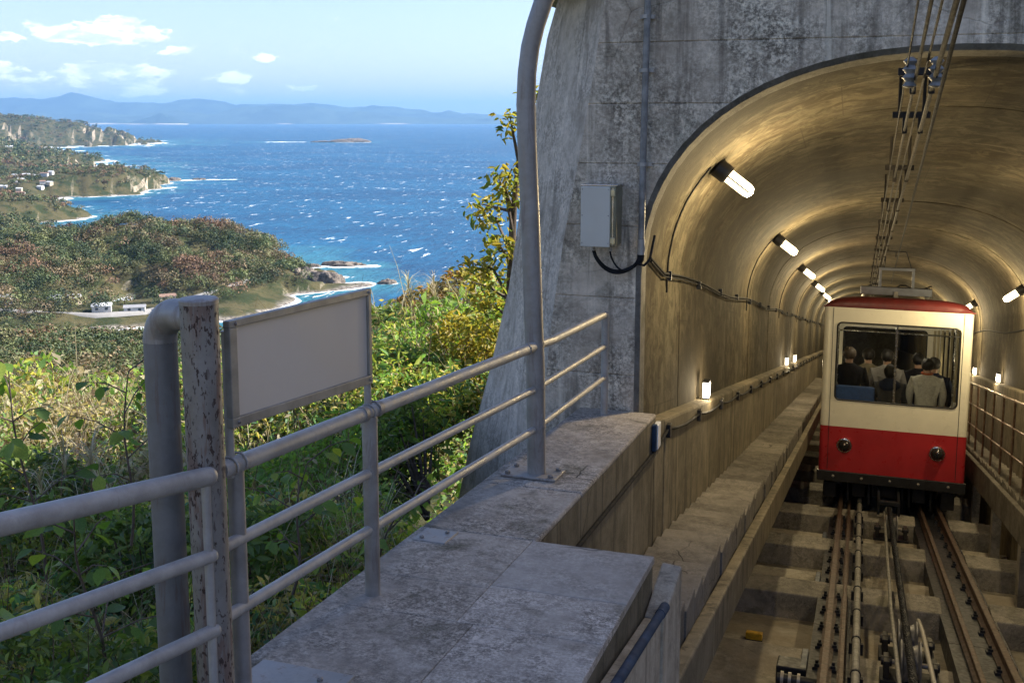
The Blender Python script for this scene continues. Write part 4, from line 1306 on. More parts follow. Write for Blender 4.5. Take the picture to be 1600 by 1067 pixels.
cd = thing('conduit', 'grey conduit pipe rising up the portal wall beside the junction box', 'conduit', (-1.30, 6.47, -0.7))
q = MB(); q.tube([(-1.305, 6.46, -0.75), (-1.302, 6.46, -0.2), (-1.290, 6.46, 0.75), (-1.275, 6.46, 2.0)], 0.0205, 18); q.build('pipe_run', M['greypipe'], cd, smooth=40)
q = MB(); q.tube([(-1.305, 6.46, -0.83), (-1.305, 6.46, -0.735)], 0.0245, 18); q.build('socket', M['galv'], cd, smooth=40)
q = MB(); q.tube([(-1.305, 6.46, -0.83), (-1.307, 6.46, -0.86), (-1.32, 6.455, -0.885)], 0.022, 16); q.build('end_boot', M['rubber'], cd, smooth=40)
for z in (-0.27, 0.30, 0.62):
    q = MB(); q.box((-1.34, 6.472, z - 0.012), (-1.25, 6.494, z + 0.012)); q.tube([(-1.30, 6.46, z - 0.011), (-1.30, 6.46, z + 0.011)], 0.0235, 16); q.build('clamp', M['galv'], cd)
cb = thing('cable', 'black cables looping under the junction box to the conduit', 'cable', (-1.45, 6.42, -0.88))
for k, (x0, sag, x1) in enumerate(((-1.60, 0.105, -1.318), (-1.592, 0.09, -1.325), (-1.49, 0.085, -1.33))):
    q = MB(); pts = []
    for i in range(15):
        t_ = i / 14
        pts.append((x0 + (x1 - x0) * (t_ ** 1.2), 6.41 + 0.045 * t_ - 0.004 * k, -0.81 - sag * math.sin(math.pi * t_) ** 0.75 - 0.065 * t_))
    q.tube(pts, 0.0085 if k < 2 else 0.006, 10); q.build('strand', M['rubber'], cb, smooth=40)
q = MB(); q.tube([(-1.325, 6.44, -0.885), (-1.28, 6.44, -0.895), (-1.25, 6.46, -0.86), (-1.245, 6.50, -0.80), (-1.24, 6.56, -0.72)], 0.008, 10); q.build('strand', M['rubber'], cb, smooth=40)

jb = thing('switch_box', 'small white and blue box at the end of the ledge below the arch', 'box', (-1.19, 6.47, -2.0))
q = MB(); q.box((-1.196, 6.40, -2.06), (-1.165, 6.50, -1.90)); q.build('case', M['white'], jb, bevel=0.004)
q = MB(); q.box((-1.197, 6.36, -2.06), (-1.17, 6.398, -1.89)); q.build('side_plate', M['bluepipe'], jb, bevel=0.003)

# cable runs in the tunnel
cw = thing('cable', 'dark cable clipped along the left tunnel wall above head height', 'cable', (-1.28, 10, zt(10, 3.0)))
q = MB(); pts = [(-1.290, 6.7, zt(6.7, 3.13))] + [(-1.290, y, zt(y, 3.06 - 0.025 * math.sin(y * 1.3))) for y in np.arange(7.2, 60, 0.8)]
q.tube(pts, 0.0085, 8); q.tube([(p[0] + 0.003, p[1], p[2] - 0.024) for p in pts], 0.006, 8); q.build('run', M['rubber'], cw, smooth=40)
clip0 = None
for y in np.arange(7.4, 40, 1.45):
    q = MB(); q.box((-1.308, y - 0.012, zt(y, 3.02)), (-1.272, y + 0.012, zt(y, 3.085))); q.build('clip', M['steel_dark'], cw)
cw2 = thing('cable', 'black cable with clips sagging along the lower left ledge of the tunnel', 'cable', (-1.19, 10, zt(10, 2.0)))
q = MB(); pts = [(-1.188, y, zl(y, -0.235)) for y in np.arange(2.0 + 1.95, 6.5, 0.4)] + [(-1.186, y, zt(y, 1.985 - 0.03 * abs(math.sin((y - 6.9) * 2.2)))) for y in np.arange(6.9, 45, 0.36)]
q.tube(pts, 0.011, 8); q.build('run', M['rubber'], cw2, smooth=40)
for y in np.arange(6.9, 36, 1.428):
    q = MB(); q.box((-1.197, y - 0.03, zt(y, 1.93)), (-1.168, y + 0.03, zt(y, 2.02))); q.build('clip', M['black'], cw2, bevel=0.004)
cw3 = thing('cable', 'dark cable clipped along the right tunnel wall', 'cable', (2.47, 14, zt(14, 2.9)))
q = MB(); q.tube([(2.288, y, zt(y, 2.93 - 0.03 * math.sin(y * 1.1))) for y in np.arange(7.2, 60, 0.8)], 0.012, 8); q.build('run', M['rubber'], cw3, smooth=40)

# ------------------------------------------------------------------ tunnel lamps
M['lamp_glow'] = glow('lamp_tube_glow', (1.0, 0.84, 0.52), 1.5)
M['led_glow'] = glow('low_lamp_glow', (1.0, 0.88, 0.66), 1.4)


def lamp(side, y, first, label):
    x, h = (XA - 1.475, 3.84) if side < 0 else (XA + 1.70, 3.52)
    p = Vector((x, y, zt(y, h)))
    t_ = thing('tunnel_lamp', label, 'lamp', p, 'tunnel lamps on the arch')
    inw = Vector((-side * 0.80, 0, -0.6)).normalized()
    a = p - inw * 0.03
    q = MB(); q.tube([a, a + inw * 0.02, a + inw * 0.10, a + inw * 0.12], [0.05, 0.07, 0.07, 0.06], 20); q.build('cap', M['black'], t_, smooth=40)
    q = MB(); q.tube([a + inw * 0.115, a + inw * 0.28, a + inw * 0.31, a + inw * 0.325], [0.050, 0.050, 0.040, 0.012], 20); q.build('glass_tube', M['lamp_glow'], t_, smooth=40)
    q = MB()
    for s2 in (-1, 1):
        e = Vector((0, 0.056 * s2, 0)); q.tube([a + inw * 0.10 + e, a + inw * 0.32 + e], 0.005, 5)
    q.build('guard_rod', M['steel_dark'], t_, kind='stuff')
    L = bpy.data.lights.new('tunnel_lamp_light', 'POINT')
    L.energy = LAMP_W; L.color = (1.0, 0.79, 0.44); L.shadow_soft_size = 0.06
    lo = bpy.data.objects.new('lamp_light', L); C.objects.link(lo); lo.parent = t_
    lo.location = inw * 0.42
    # cable that drops from the lamp down the wall
    q = MB(); pts = []
    for k in range(12):
        th = k / 11
        hh = h - 0.02 - (h - 2.95) * th
        pr = [pp2 for pp2 in lining_profile(-0.012)]
        xs_ = [(hx - XA) for hx, hh2 in pr[:20]]; hs_ = [hh2 for hx, hh2 in pr[:20]]
        xx = np.interp(hh, hs_, xs_)
        pts.append((XA - side * xx if side > 0 else XA + xx, y - 0.19, zt(y - 0.19, hh)))
    q.tube(pts, 0.007, 6); q.build('feed_cable', M['rubber'], t_, smooth=40)
    return t_


LAMP_W = 42
LY = [7.55, 13.1, 18.6, 24.0, 29.2, 34.3, 39.5, 44.5]
LN = ['bright tunnel lamp nearest the portal on the left of the arch', 'second tunnel lamp from the portal on the left of the arch', 'third tunnel lamp from the portal on the left of the arch', 'fourth tunnel lamp from the portal on the left of the arch',
      'fifth tunnel lamp from the portal on the left of the arch', 'sixth tunnel lamp from the portal on the left of the arch', 'seventh tunnel lamp from the portal on the left, very small', 'last tunnel lamp on the left, just beside the car']
for y, lab in zip(LY, LN): lamp(-1, y, y == LY[0], lab)
RY = [10.3, 16.3, 22.5, 28.6, 34]
RN = ['tunnel lamp on the right of the arch, outside the picture', 'tunnel lamp on the right wall at the edge of the picture', 'tunnel lamp on the right wall just above the car roof corner', 'tunnel lamp on the right wall hidden behind the car roof', 'farthest tunnel lamp on the right wall behind the car']
for y, lab in zip(RY, RN): lamp(1, y, False, lab)


def low_lamp(side, y, label):
    x = XA + side * 1.73
    p = Vector((x, y, zt(y, 2.055)))
    t_ = thing('ledge_lamp', label, 'lamp', p, 'small lamps standing on the tunnel ledges')
    q = MB(); q.box((x - 0.03, y - 0.05, p.z), (x + 0.03, y + 0.05, p.z + 0.02)); q.build('base', M['steel_dark'], t_)
    q = MB(); q.box((x - 0.028, y - 0.045, p.z + 0.02), (x + 0.028, y + 0.045, p.z + 0.16)); q.build('lens', M['led_glow'], t_, bevel=0.008)
    q = MB(); q.box((x - 0.03, y - 0.048, p.z + 0.16), (x + 0.03, y + 0.048, p.z + 0.17)); q.build('lid', M['steel_dark'], t_)
    L = bpy.data.lights.new('ledge_lamp_light', 'POINT')
    L.energy = LAMP_W * 0.16; L.color = (1.0, 0.80, 0.5); L.shadow_soft_size = 0.04
    lo = bpy.data.objects.new('lamp_light', L); C.objects.link(lo); lo.parent = t_
    lo.location = (-side * 0.09, 0, 0.10)


for y, lab in ((9.08, 'small lamp on the left ledge nearest the portal'), (19.9, 'second small lamp along the left ledge of the tunnel'), (22.5, 'third small lamp along the left ledge, just beyond the second')): low_lamp(-1, y, lab)
for y, lab in ((18.6, 'small lamp on the right ledge seen through the railing, nearer one'), (22.2, 'small lamp on the right ledge right beside the car'),): low_lamp(1, y, lab)

# ------------------------------------------------------------------ stairs, kerb beams, track
def stairs(x0, x1, ya, yb, hA, name, label, sgn):
    t_ = thing(name, label, 'stairs', ((x0 + x1) / 2, ya, zt(ya, hA)))
    st = 0.30
    n = int((yb - ya) / st)
    base = None
    for i in range(n):
        y = ya + i * st
        zt_ = zt(y + st / 2, hA) + random.uniform(-0.006, 0.006)
        j = random.uniform(-0.008, 0.008)
        q = MB(); q.box((x0 + (j if sgn > 0 else 0), y, zt_ - 0.22), (x1 + (j if sgn < 0 else 0), y + st - 0.008, zt_))
        q.build('step', M['stair'], t_, bevel=0.008)
    return t_


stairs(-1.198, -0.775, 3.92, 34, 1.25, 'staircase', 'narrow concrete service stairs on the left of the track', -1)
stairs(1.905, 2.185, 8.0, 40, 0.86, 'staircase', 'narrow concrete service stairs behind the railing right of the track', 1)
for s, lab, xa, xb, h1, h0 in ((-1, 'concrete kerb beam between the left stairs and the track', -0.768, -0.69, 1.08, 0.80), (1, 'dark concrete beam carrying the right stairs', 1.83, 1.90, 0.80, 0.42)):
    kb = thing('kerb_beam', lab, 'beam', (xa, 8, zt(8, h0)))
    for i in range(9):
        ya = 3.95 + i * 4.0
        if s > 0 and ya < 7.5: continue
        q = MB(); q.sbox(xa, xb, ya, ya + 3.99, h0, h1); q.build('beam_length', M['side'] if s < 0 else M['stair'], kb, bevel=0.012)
    for i in range(16):
        y = 5.0 + i * 2.5
        if s < 0 or y < 7.5: continue
        px0, px1 = (-0.80, -0.70) if s < 0 else (1.84, 1.95)
        q = MB(); q.sbox(px0, px1, y, y + 0.22, -0.7, h0 - 0.002); q.build('pillar', M['beam'], kb)
    q = MB(); x0, x1 = (-1.30, -1.19) if s < 0 else (2.1, 2.18)
    q.sbox(x0, x1, 3.95, 60, -1.0, 0.78 if s < 0 else 0.40); q.build('back_wall', M['side'], kb)

mb = MB(); mb.sbox(-1.25, 2.45, 2.0, 62, -1.2, -0.44); o = mb.build('track_bed', M['bed'], None); setp(o, kind='structure')

track = thing('railway_track', 'narrow steep railway track of rusty rails on concrete cross beams', 'track', (XC, 8, zt(8, 0)))
RAILX = (-0.138, 1.335)


def rail_prof(x, sc=1.0):
    return [(x - .055 * sc, -.145 * sc), (x + .055 * sc, -.145 * sc), (x + .055 * sc, -.132 * sc), (x + .010 * sc, -.118 * sc), (x + .010 * sc, -.045 * sc), (x + .030 * sc, -.035 * sc), (x + .030 * sc, -.004 * sc), (x + .022 * sc, 0),
            (x - .022 * sc, 0), (x - .030 * sc, -.004 * sc), (x - .030 * sc, -.035 * sc), (x - .010 * sc, -.045 * sc), (x - .010 * sc, -.118 * sc), (x - .055 * sc, -.132 * sc)]


def extrude(prof, ys, hoff=0.0):
    mb = MB(); n = len(prof)
    for y in ys: mb.v += [(x, y, zt(y, h + hoff)) for x, h in prof]
    for i in range(len(ys) - 1):
        for j in range(n): mb.f.append((i * n + j, i * n + (j + 1) % n, (i + 1) * n + (j + 1) % n, (i + 1) * n + j))
    mb.f.append(tuple(range(n))); mb.f.append(tuple(reversed(range((len(ys) - 1) * n, len(ys) * n))))
    return mb


for x in RAILX: extrude(rail_prof(x), [2.2, 62]).build('running_rail', M['rail'], track)
extrude(rail_prof(1.075, 0.75), [2.2, 62], -0.03).build('guard_rail', M['rail'], track)
extrude(rail_prof(-0.008, 0.62), [2.2, 62], -0.05).build('guard_rail', M['rail'], track)
for x0, x1, h0, h1 in ((-0.28, 0.06, -0.40, -0.155), (0.93, 1.46, -0.40, -0.155)):
    for i in range(7):
        q = MB(); ya = 2.6 + i * 7.5; q.sbox(x0, x1, ya, ya + 7.49, h0, h1); q.build('stringer', M['steel_dark'], track)
BY = [11.15, 13.75, 16.35, 19, 21.6, 24.2, 26.8, 29.4, 32, 34.6]
for y in BY:
    q = MB(); q.box((-1.19, y, zt(y, -0.72)), (0.955, y + 0.42, zt(y, -0.155) + 0.002)); q.build('cross_beam', M['beam'], track, bevel=0.015)
    q = MB(); q.box((1.43, y, zt(y, -0.72)), (2.22, y + 0.42, zt(y, -0.155) + 0.002)); q.build('cross_beam', M['beam'], track, bevel=0.015)
    q = MB(); q.box((-1.19, y + 1.1, zt(y + 1.1, -1.3)), (2.22, y + 1.75, zt(y + 1.1, -0.40))); q.build('bed_step', M['bed'], track, bevel=0.015)
chair_me = None
for x in RAILX:
    for i in range(46):
        y = 5.6 + i * 0.62
        if chair_me is None:
            q = MB(); q.box((-0.10, -0.05, -0.012), (0.10, 0.05, 0.012)); q.box((-0.085, -0.035, 0.012), (-0.045, 0.035, 0.035)); q.box((0.045, -0.035, 0.012), (0.085, 0.035, 0.035))
            q.lathe([(0.014, 0.03), (0.014, 0.055), (0.008, 0.06)], 6, Matrix.Translation((-0.066, 0, 0))); q.lathe([(0.014, 0.03), (0.014, 0.055), (0.008, 0.06)], 6, Matrix.Translation((0.066, 0, 0)))
            chair_me = q.mesh('rail_chair'); chair_me.materials.append(M['steel_dark'])
        o = bpy.data.objects.new('rail_chair', chair_me); C.objects.link(o); o.parent = track
        o.location = Vector((x, y, zt(y, -0.143))) - track.location
        o.rotation_euler = (-math.atan(TD), 0, 0)
for y in (8.5, 11.6, 14.2):
    q = MB(); q.sbox(-0.335, -0.283, y, y + 0.55, -0.42, -0.10); q.build('side_plate', M['steel_blue'], track, bevel=0.006)
for ya, yb, hh in ((4.0, 6.6, -0.40), (6.61, 8.3, -0.44), (8.31, 9.6, -0.40)):
    q = MB(); q.box((-1.19, ya, zt(yb, hh) - 0.5), (2.22, yb, zt((ya + yb) / 2, hh))); q.build('bed_step', M['bed'], track, bevel=0.015)
# flanged bracket box beside the left rail
bx = thing('point_bracket', 'dark steel bracket box bolted beside the left rail', 'bracket', (-0.36, 8.2, zt(8.2, -0.1)))
q = MB(); q.sbox(-0.52, -0.28, 8.45, 8.75, -0.33, -0.10); q.build('case', M['steel_dark'], bx, bevel=0.012)
q = MB(); q.tube([(-0.50, 8.3, zt(8.3, -0.16)), (-0.19, 8.3, zt(8.3, -0.16))], 0.045, 14); q.build('shaft', M['steel_dark'], bx, smooth=40)
for x in (-0.46, -0.40, -0.33):
    q = MB(); q.tube([(x - 0.012, 8.3, zt(8.3, -0.16)), (x + 0.012, 8.3, zt(8.3, -0.16))], 0.062, 12); q.build('collar', M['galv_dull'], bx, smooth=40)

cp = thing('conduit_pipe', 'grey pipe lying between the rails on the left', 'pipe', (0.10, 8, zt(8, 0)))
q = MB(); q.tube([(0.095, 2.2, zt(2.2, -0.02)), (0.10, 8, zt(8, -0.02)), (0.16, 20, zt(20, -0.02)), (0.18, 60, zt(60, -0.02))], 0.034, 14); q.build('pipe_run', M['greypipe'], cp, smooth=40)
for y in np.arange(4.4, 24, 0.97):
    x_ = np.interp(y, [2.2, 8, 20], [0.095, 0.10, 0.16])
    q = MB(); q.tube([(x_, y, zt(y, -0.02)), (x_, y + 0.03, zt(y + 0.03, -0.02))], 0.042, 12); q.box((x_ - 0.06, y, zt(y, -0.15)), (x_ + 0.06, y + 0.035, zt(y, -0.05))); q.build('pipe_clip', M['steel_dark'], cp)

# haul rope and its rollers
rope = thing('haul_rope', 'thick greasy haulage rope running up the middle of the track to the car', 'rope', (0.55, 9, zt(9, 0)))
def twisted(pts_f, r, n_turn, y0, y1, lay=0.12):
    q = MB()
    for k in range(6):
        pts = []
        ys = np.arange(y0, y1, 0.03)
        for y in ys:
            a = 2 * math.pi * (y / lay) + k * math.pi / 3
            x, z = pts_f(y)
            pts.append((x + math.cos(a) * r * 0.62, y, z + math.sin(a) * r * 0.62))
        q.tube(pts, r * 0.40, 5, caps=False)
    return q
rx = lambda y: 0.525 + (y - 9) * 0.006
twisted(lambda y: (rx(y), zt(y, 0.06)), 0.036, 0, 6.4, 16.6).build('rope_strand', M['steel_dark'], rope, smooth=60)
q = MB(); q.tube([(0.415, 6.4, zt(6.4, 0.03)), (0.425, 10.4, zt(10.4, 0.03)), (0.505, 16.5, zt(16.5, -0.01))], 0.018, 10); q.build('signal_wire', M['greypipe'], rope, smooth=40)
q = MB(); q.tube([(0.675, 6.0, zt(6.0, 0.05)), (0.665, 9.6, zt(9.6, 0.06)), (0.66, 10.1, zt(10.1, 0.02))], 0.02, 10); q.build('signal_wire', M['galv'], rope, smooth=40)
roller_t = None
for i, (y, lab) in enumerate(((9.05, 'grooved steel rope roller nearest the camera between the rails'), (9.72, 'grooved steel rope roller second from the camera between the rails'), (15.6, 'grooved steel rope roller just below the car'))):
    loc = Vector((rx(y) + 0.02, y, zt(y, -0.10)))
    if roller_t is None:
        roller_t = thing('rope_roller', lab, 'roller', loc, 'rope rollers between the rails')
        rot = Matrix.Translation(loc) @ Matrix.Rotation(math.pi / 2, 4, 'Y')
        q = MB(); q.lathe([(0.05, -0.085), (0.19, -0.083), (0.195, -0.07), (0.165, -0.055), (0.15, -0.025), (0.145, 0), (0.15, 0.025), (0.165, 0.055), (0.195, 0.07), (0.19, 0.083), (0.05, 0.085)], 40, rot); q.build('wheel', M['roller'], roller_t, smooth=35)
        for s in (-1, 1):
            q = MB(); c = loc + Vector((s * 0.19, 0, 0))
            q.box((c.x - 0.025, c.y - 0.09, c.z - 0.12), (c.x + 0.025, c.y + 0.09, c.z + 0.035)); q.tube([c - Vector((0.045, 0, 0)), c + Vector((0.045, 0, 0))], 0.04, 12); q.build('bearing', M['black'], roller_t, bevel=0.006)
        q = MB(); q.tube([loc - Vector((0.21, 0, 0)), loc + Vector((0.21, 0, 0))], 0.022, 10); q.build('axle', M['galv_dull'], roller_t, smooth=40)
        q = MB(); q.box((loc.x - 0.24, loc.y - 0.12, loc.z - 0.26), (loc.x + 0.24, loc.y + 0.12, loc.z - 0.12)); q.build('bed_plate', M['steel_dark'], roller_t, bevel=0.006)
    else:
        r2 = copy_thing(roller_t, loc); r2['label'] = lab

for (x, y, h, lab) in ((-0.86, 10.15, -0.42, 'small yellow marker block on the track bed nearest the camera'), (-0.80, 15.6, -0.385, 'small yellow marker strip on the track bed farther up')):
    t_ = thing('marker_block', lab, 'marker', (x, y, zt(y, h)), 'yellow markers beside the track')
    q = MB(); q.sbox(x - 0.07, x + 0.09, y, y + 0.10, h - 0.04, h + 0.055); q.build('body', M['yellow'], t_, bevel=0.008)
    q = MB(); q.sbox(x - 0.075, x + 0.095, y - 0.006, y + 0.106, h - 0.06, h - 0.012); q.build('dark_base', M['steel_dark'], t_, bevel=0.004)  # slightly wider dark steel foot under the marker

# right-hand railing
rr = thing('stair_railing', 'thin brown metal railing along the right stairs beside the car', 'railing', (1.93, 12, zt(12, 0.86)))
yy = np.arange(9.2, 30, 1.05)
for y in yy:
    q = MB(); q.tube([(1.945, y, zt(y, 0.80)), (1.945, y, zt(y, 2.0))], 0.016, 8); q.build('post', M['rail_head'], rr, smooth=40)
for h in (1.98, 1.62, 1.26):
    q = MB(); q.tube([(1.945, 9, zt(9, h)), (1.945, 30, zt(30, h))], 0.016 if h > 1.9 else 0.012, 8); q.build('rail', M['rail_head'], rr, smooth=40)
tp = thing('wall_plate', 'small weathered number plate on the right tunnel wall', 'plate', (2.46, 15.5, zt(15.5, 3.0)))
q = MB(); q.sbox(2.262, 2.285, 15.3, 15.7, 2.30, 2.62); q.build('plate', M['inside'], tp, bevel=0.003)

# ------------------------------------------------------------------ overhead conductor
oh = thing('overhead_conductor', 'twin rigid conductor bars with hangers under the tunnel crown', 'conductor', (0.27, 7, zt(7, 4.0)))
def roof_h(x):
    pr = lining_profile(0)[2:-2]
    return float(np.interp(x, [p[0] for p in pr], [p[1] for p in pr]))
ox = lambda y: 0.245 + (y - 5) * 0.004
ys = list(np.arange(-1.0, 60, 2.0))
for dx_, r_ in ((-0.035, 0.008), (0.055, 0.012)):
    q = MB(); q.tube([(ox(y) + dx_, y, zt(y, 4.0 + (0.015 * math.sin(y * 0.9) if dx_ < 0 else 0))) for y in ys], r_, 8); q.build('bar', M['wire'], oh, smooth=40)
q = MB(); q.tube([(ox(y) + 0.015, y, zt(y, 4.06)) for y in ys], 0.006, 6); q.tube([(ox(y) - 0.075, y, zt(y, 4.05)) for y in ys], 0.005, 6); q.build('feeder_wire', M['wire'], oh, smooth=40)
for k, y in enumerate([5.9] + list(np.arange(7.0, 34, 2.1))):
    q = MB(); c = ox(y)
    q.box((c - 0.11, y - 0.025, zt(y, 4.08)), (c + 0.11, y + 0.025, zt(y, 4.12)))
    q.box((c - 0.05, y - 0.03, zt(y, 3.985)), (c - 0.02, y + 0.03, zt(y, 4.09))); q.box((c + 0.04, y - 0.03, zt(y, 3.985)), (c + 0.07, y + 0.03, zt(y, 4.09)))
    q.build('hanger', M['wire'], oh, bevel=0.004)
    if y > 6.8:
        q = MB(); rh = roof_h(c)
        q.tube([(c - 0.07, y, zt(y, 4.11)), (c - 0.07, y, zt(y, rh + 0.02))], 0.011, 8); q.tube([(c + 0.07, y, zt(y, 4.11)), (c + 0.07, y, zt(y, rh + 0.02))], 0.011, 8); q.build('hanger_rod', M['wire'], oh)
for x_ in (-0.06, 0.06):
    q = MB(); c = Vector((ox(5.6) + x_, 5.6, zt(5.6, 4.03)))
    q.lathe([(0.012, -0.08), (0.035, -0.07), (0.02, -0.05), (0.038, -0.03), (0.02, -0.01), (0.038, 0.01), (0.02, 0.03), (0.035, 0.05), (0.012, 0.07)], 14, Matrix.Translation(c)); q.build('insulator', M['greypipe'], oh, smooth=40)
ow = thing('overhead_wire', 'single thin black wire hanging beside the overhead conductor bars', 'wire', (0.4, 7, zt(7, 3.9)))
q = MB(); q.tube([(0.28 + 0.017 * (y - 3), y, zt(y, 3.90)) for y in np.arange(0, 25, 1.0)], 0.0095, 8); q.build('wire_run', M['rubber'], ow, smooth=40)

# ------------------------------------------------------------------ the funicular car
CY0, CY1 = 17.0, 25.0
CXc = 0.575
car = thing('funicular_car', 'cream and red funicular car with a dark red roof in the tunnel', 'railway car', (CXc, CY0, zt(CY0, 0)))


def cz(x, y, h): return (CXc + x, y, zt(y, h))


def rear_outline(h0, h1, wi, wo, y0):
    pass


HW = 1.08
def shell_strip(xa, xb, ya, yb, h0, h1): 
    q = MB(); q.sbox(CXc + xa, CXc + xb, ya, yb, h0, h1); return q


def rounded_band(h0, h1, name, mat, r=0.07, th=0.05):
    """body band round all four sides (hollow), rounded vertical corners"""
    q = MB()
    def loop(hw, ya, yb, r):
        P = []
        for cx, cy, a0 in ((hw - r, ya + r, -math.pi / 2), (hw - r, yb - r, 0), (-hw + r, yb - r, math.pi / 2), (-hw + r, ya + r, math.pi)):
            for i in range(6):
                a = a0 + math.pi / 2 * i / 5
                P.append((cx + r * math.cos(a), cy + r * math.sin(a)))
        return P
    A = loop(HW, CY0, CY1, r); B = loop(HW - th, CY0 + th, CY1 - th, max(0.01, r - th))
    n = len(A)
    for P, h in ((A, h0), (A, h1), (B, h1), (B, h0)):
        q.v += [cz(x, y, h) for x, y in P]
    for k in range(4):
        for j in range(n):
            a = k * n + j; b = k * n + (j + 1) % n; c = ((k + 1) % 4) * n
            q.f.append((a, b, c + (j + 1) % n, c + j))
    return q.build(name, mat, car, smooth=40)


rounded_band(0.50, 1.228, 'lower_body', M['red'])
rounded_band(1.231, 1.64, 'waist_panel', M['cream'])
rounded_band(2.92, 3.15, 'cantrail', M['cream'])


def end_window_panel(y0, y1, outside, name):
    """end wall at window height: rectangle with a round-cornered opening"""
    q = MB(); W, hA, hB = HW - 0.07, 1.638, 2.922
    wl, wr, wb, wt, r = -0.875, 0.905, 1.552, 2.655, 0.07
    wb, wt = 1.665, 2.90
    inner = []
    for cx, ch, a0 in ((wr - r, wb + r, -math.pi / 2), (wr - r, wt - r, 0), (wl + r, wt - r, math.pi / 2), (wl + r, wb + r, math.pi)):
        for i in range(6):
            a = a0 + math.pi / 2 * i / 5
            inner.append((cx + r * math.cos(a), ch + r * math.sin(a)))
    outer = []
    for (x, h) in inner:
        tx = (x - (wl + wr) / 2) / ((wr - wl) / 2); th_ = (h - (wb + wt) / 2) / ((wt - wb) / 2)
        s = 1 / max(abs(tx), abs(th_))
        ox_, oh_ = tx * s, th_ * s
        outer.append((ox_ * W if True else 0, (hA + hB) / 2 + oh_ * (hB - hA) / 2))
    n = len(inner)
    for y in (y0, y1):
        q.v += [cz(x, y, h) for x, h in inner] + [cz(x, y, h) for x, h in outer]
    for k in (0, 1):
        for j in range(n):
            j2 = (j + 1) % n
            q.f.append((k * 2 * n + j, k * 2 * n + j2, k * 2 * n + n + j2, k * 2 * n + n + j))
    for j in range(n):
        j2 = (j + 1) % n
        q.f.append((j, j2, 2 * n + j2, 2 * n + j)); q.f.append((n + j, n + j2, 3 * n + j2, 3 * n + j))
    o = q.build(name, M['cream'], car)
    # rubber gasket
    g = MB(); pts = [cz(x, y0 - 0.004 if outside else y0, h) for x, h in inner]
    g.tube(pts + [pts[0]], 0.014, 8, caps=False); g.build('gasket', M['black'], o, smooth=40)
    gl = MB(); ym = (y0 + y1) / 2
    gl.add([cz(x, ym, h) for x, h in inner], [tuple(range(n))]); gl.build('glass', M['glass'], o)
    return o


rw_ = end_window_panel(CY0 + 0.001, CY0 + 0.049, True, 'rear_window_panel')
end_window_panel(CY1 - 0.049, CY1 - 0.001, False, 'front_window_panel')
shell_strip(-0.018, 0.018, CY0 + 0.006, CY0 + 0.05, 1.665, 2.90).build('mullion', M['chrome'], car, bevel=0.006)
# corner pillars and side window posts
for s in (-1, 1):
    q = MB()
    P = []
    r = 0.07
    for ya, sg in ((CY0, 1), (CY1, -1)):
        loop = []
        for i in range(6):
            a = math.pi / 2 * i / 5
            loop.append((s * (HW - r + r * math.sin(a)), ya + sg * (r - r * math.cos(a))))
        loop += [(s * HW, ya + sg * 0.16), (s * (HW - 0.05), ya + sg * 0.16), (s * (HW - 0.05), ya + sg * 0.05), (s * (HW - r), ya + sg * 0.05)]
        q = MB(); n = len(loop)
        for h in (1.638, 2.922): q.v += [cz(x, y, h) for x, y in loop]
        for j in range(n): q.f.append((j, (j + 1) % n, n + (j + 1) % n, n + j))
        q.f += [tuple(range(n)), tuple(range(n, 2 * n))]
        q.build('corner_post', M['cream'], car, smooth=40)
    yw = np.linspace(CY0 + 0.16, CY1 - 0.16, 8)
    for a, b in zip(yw[:-1], yw[1:]):
        q = MB(); x0, x1 = sorted((s * HW - s * 0.002, s * (HW - 0.048)))
        q.sbox(CXc + x0, CXc + x1, b - 0.10, b, 1.638, 2.922); q.build('window_post', M['inside'], car, bevel=0.004)
        q = MB(); q.add([cz(s * (HW - 0.025), a, 1.64), cz(s * (HW - 0.025), b - 0.1, 1.64), cz(s * (HW - 0.025), b - 0.1, 2.92), cz(s * (HW - 0.025), a, 2.92)], [(0, 1, 2, 3)]); q.build('side_glass', M['glass'], car)
    # seams on the end face
    q = MB(); q.sbox(CXc + s * 0.945 - 0.004, CXc + s * 0.945 + 0.004, CY0 - 0.006, CY0 + 0.002, 0.53, 3.13); q.build('end_seam', M['steel_dark'], car)
# roof: curved, with a rounded eave at the end
q = MB(); n = 21
sec = []
for i in range(n):
    u = -1 + 2 * i / (n - 1)
    sec.append((u * (HW + 0.012) , 3.15 + 0.19 * (1 - abs(u) ** 4.5) ** 0.5))
rows = [(CY0 + 0.01, 0.0), (CY0 + 0.005, 0.35), (CY0 + 0.05, 0.72), (CY0 + 0.16, 0.94), (CY0 + 0.32, 1.0), (CY1 - 0.32, 1.0), (CY1 - 0.05, 0.7), (CY1 - 0.01, 0.0)]
for y, k in rows: q.v += [cz(x, y, 3.152 + (h - 3.15) * k) for x, h in sec]
for r_ in range(len(rows) - 1):
    for j in range(n - 1): q.f.append((r_ * n + j, r_ * n + j + 1, (r_ + 1) * n + j + 1, (r_ + 1) * n + j))
rf_ = q.build('roof', M['darkred'], car, smooth=50)
q = MB(); q.sbox(CXc - HW - 0.02, CXc + HW + 0.02, CY0 - 0.012, CY1 + 0.012, 3.141, 3.160); q.build('gutter', M['darkred'], rf_, bevel=0.004)
shell_strip(-HW + 0.06, HW - 0.06, CY0 + 0.06, CY1 - 0.06, 3.10, 3.135).build('ceiling', M['inside'], car)
for k in range(13):
    y = CY0 + 0.2 + k * 0.6
    q = MB(); q.box((CXc - HW + 0.055, y, zt(y, 0.62)), (CXc + HW - 0.055, y + 0.595, zt(y + 0.3, 0.84))); q.build('floor_step', M['steel_dark'], car)
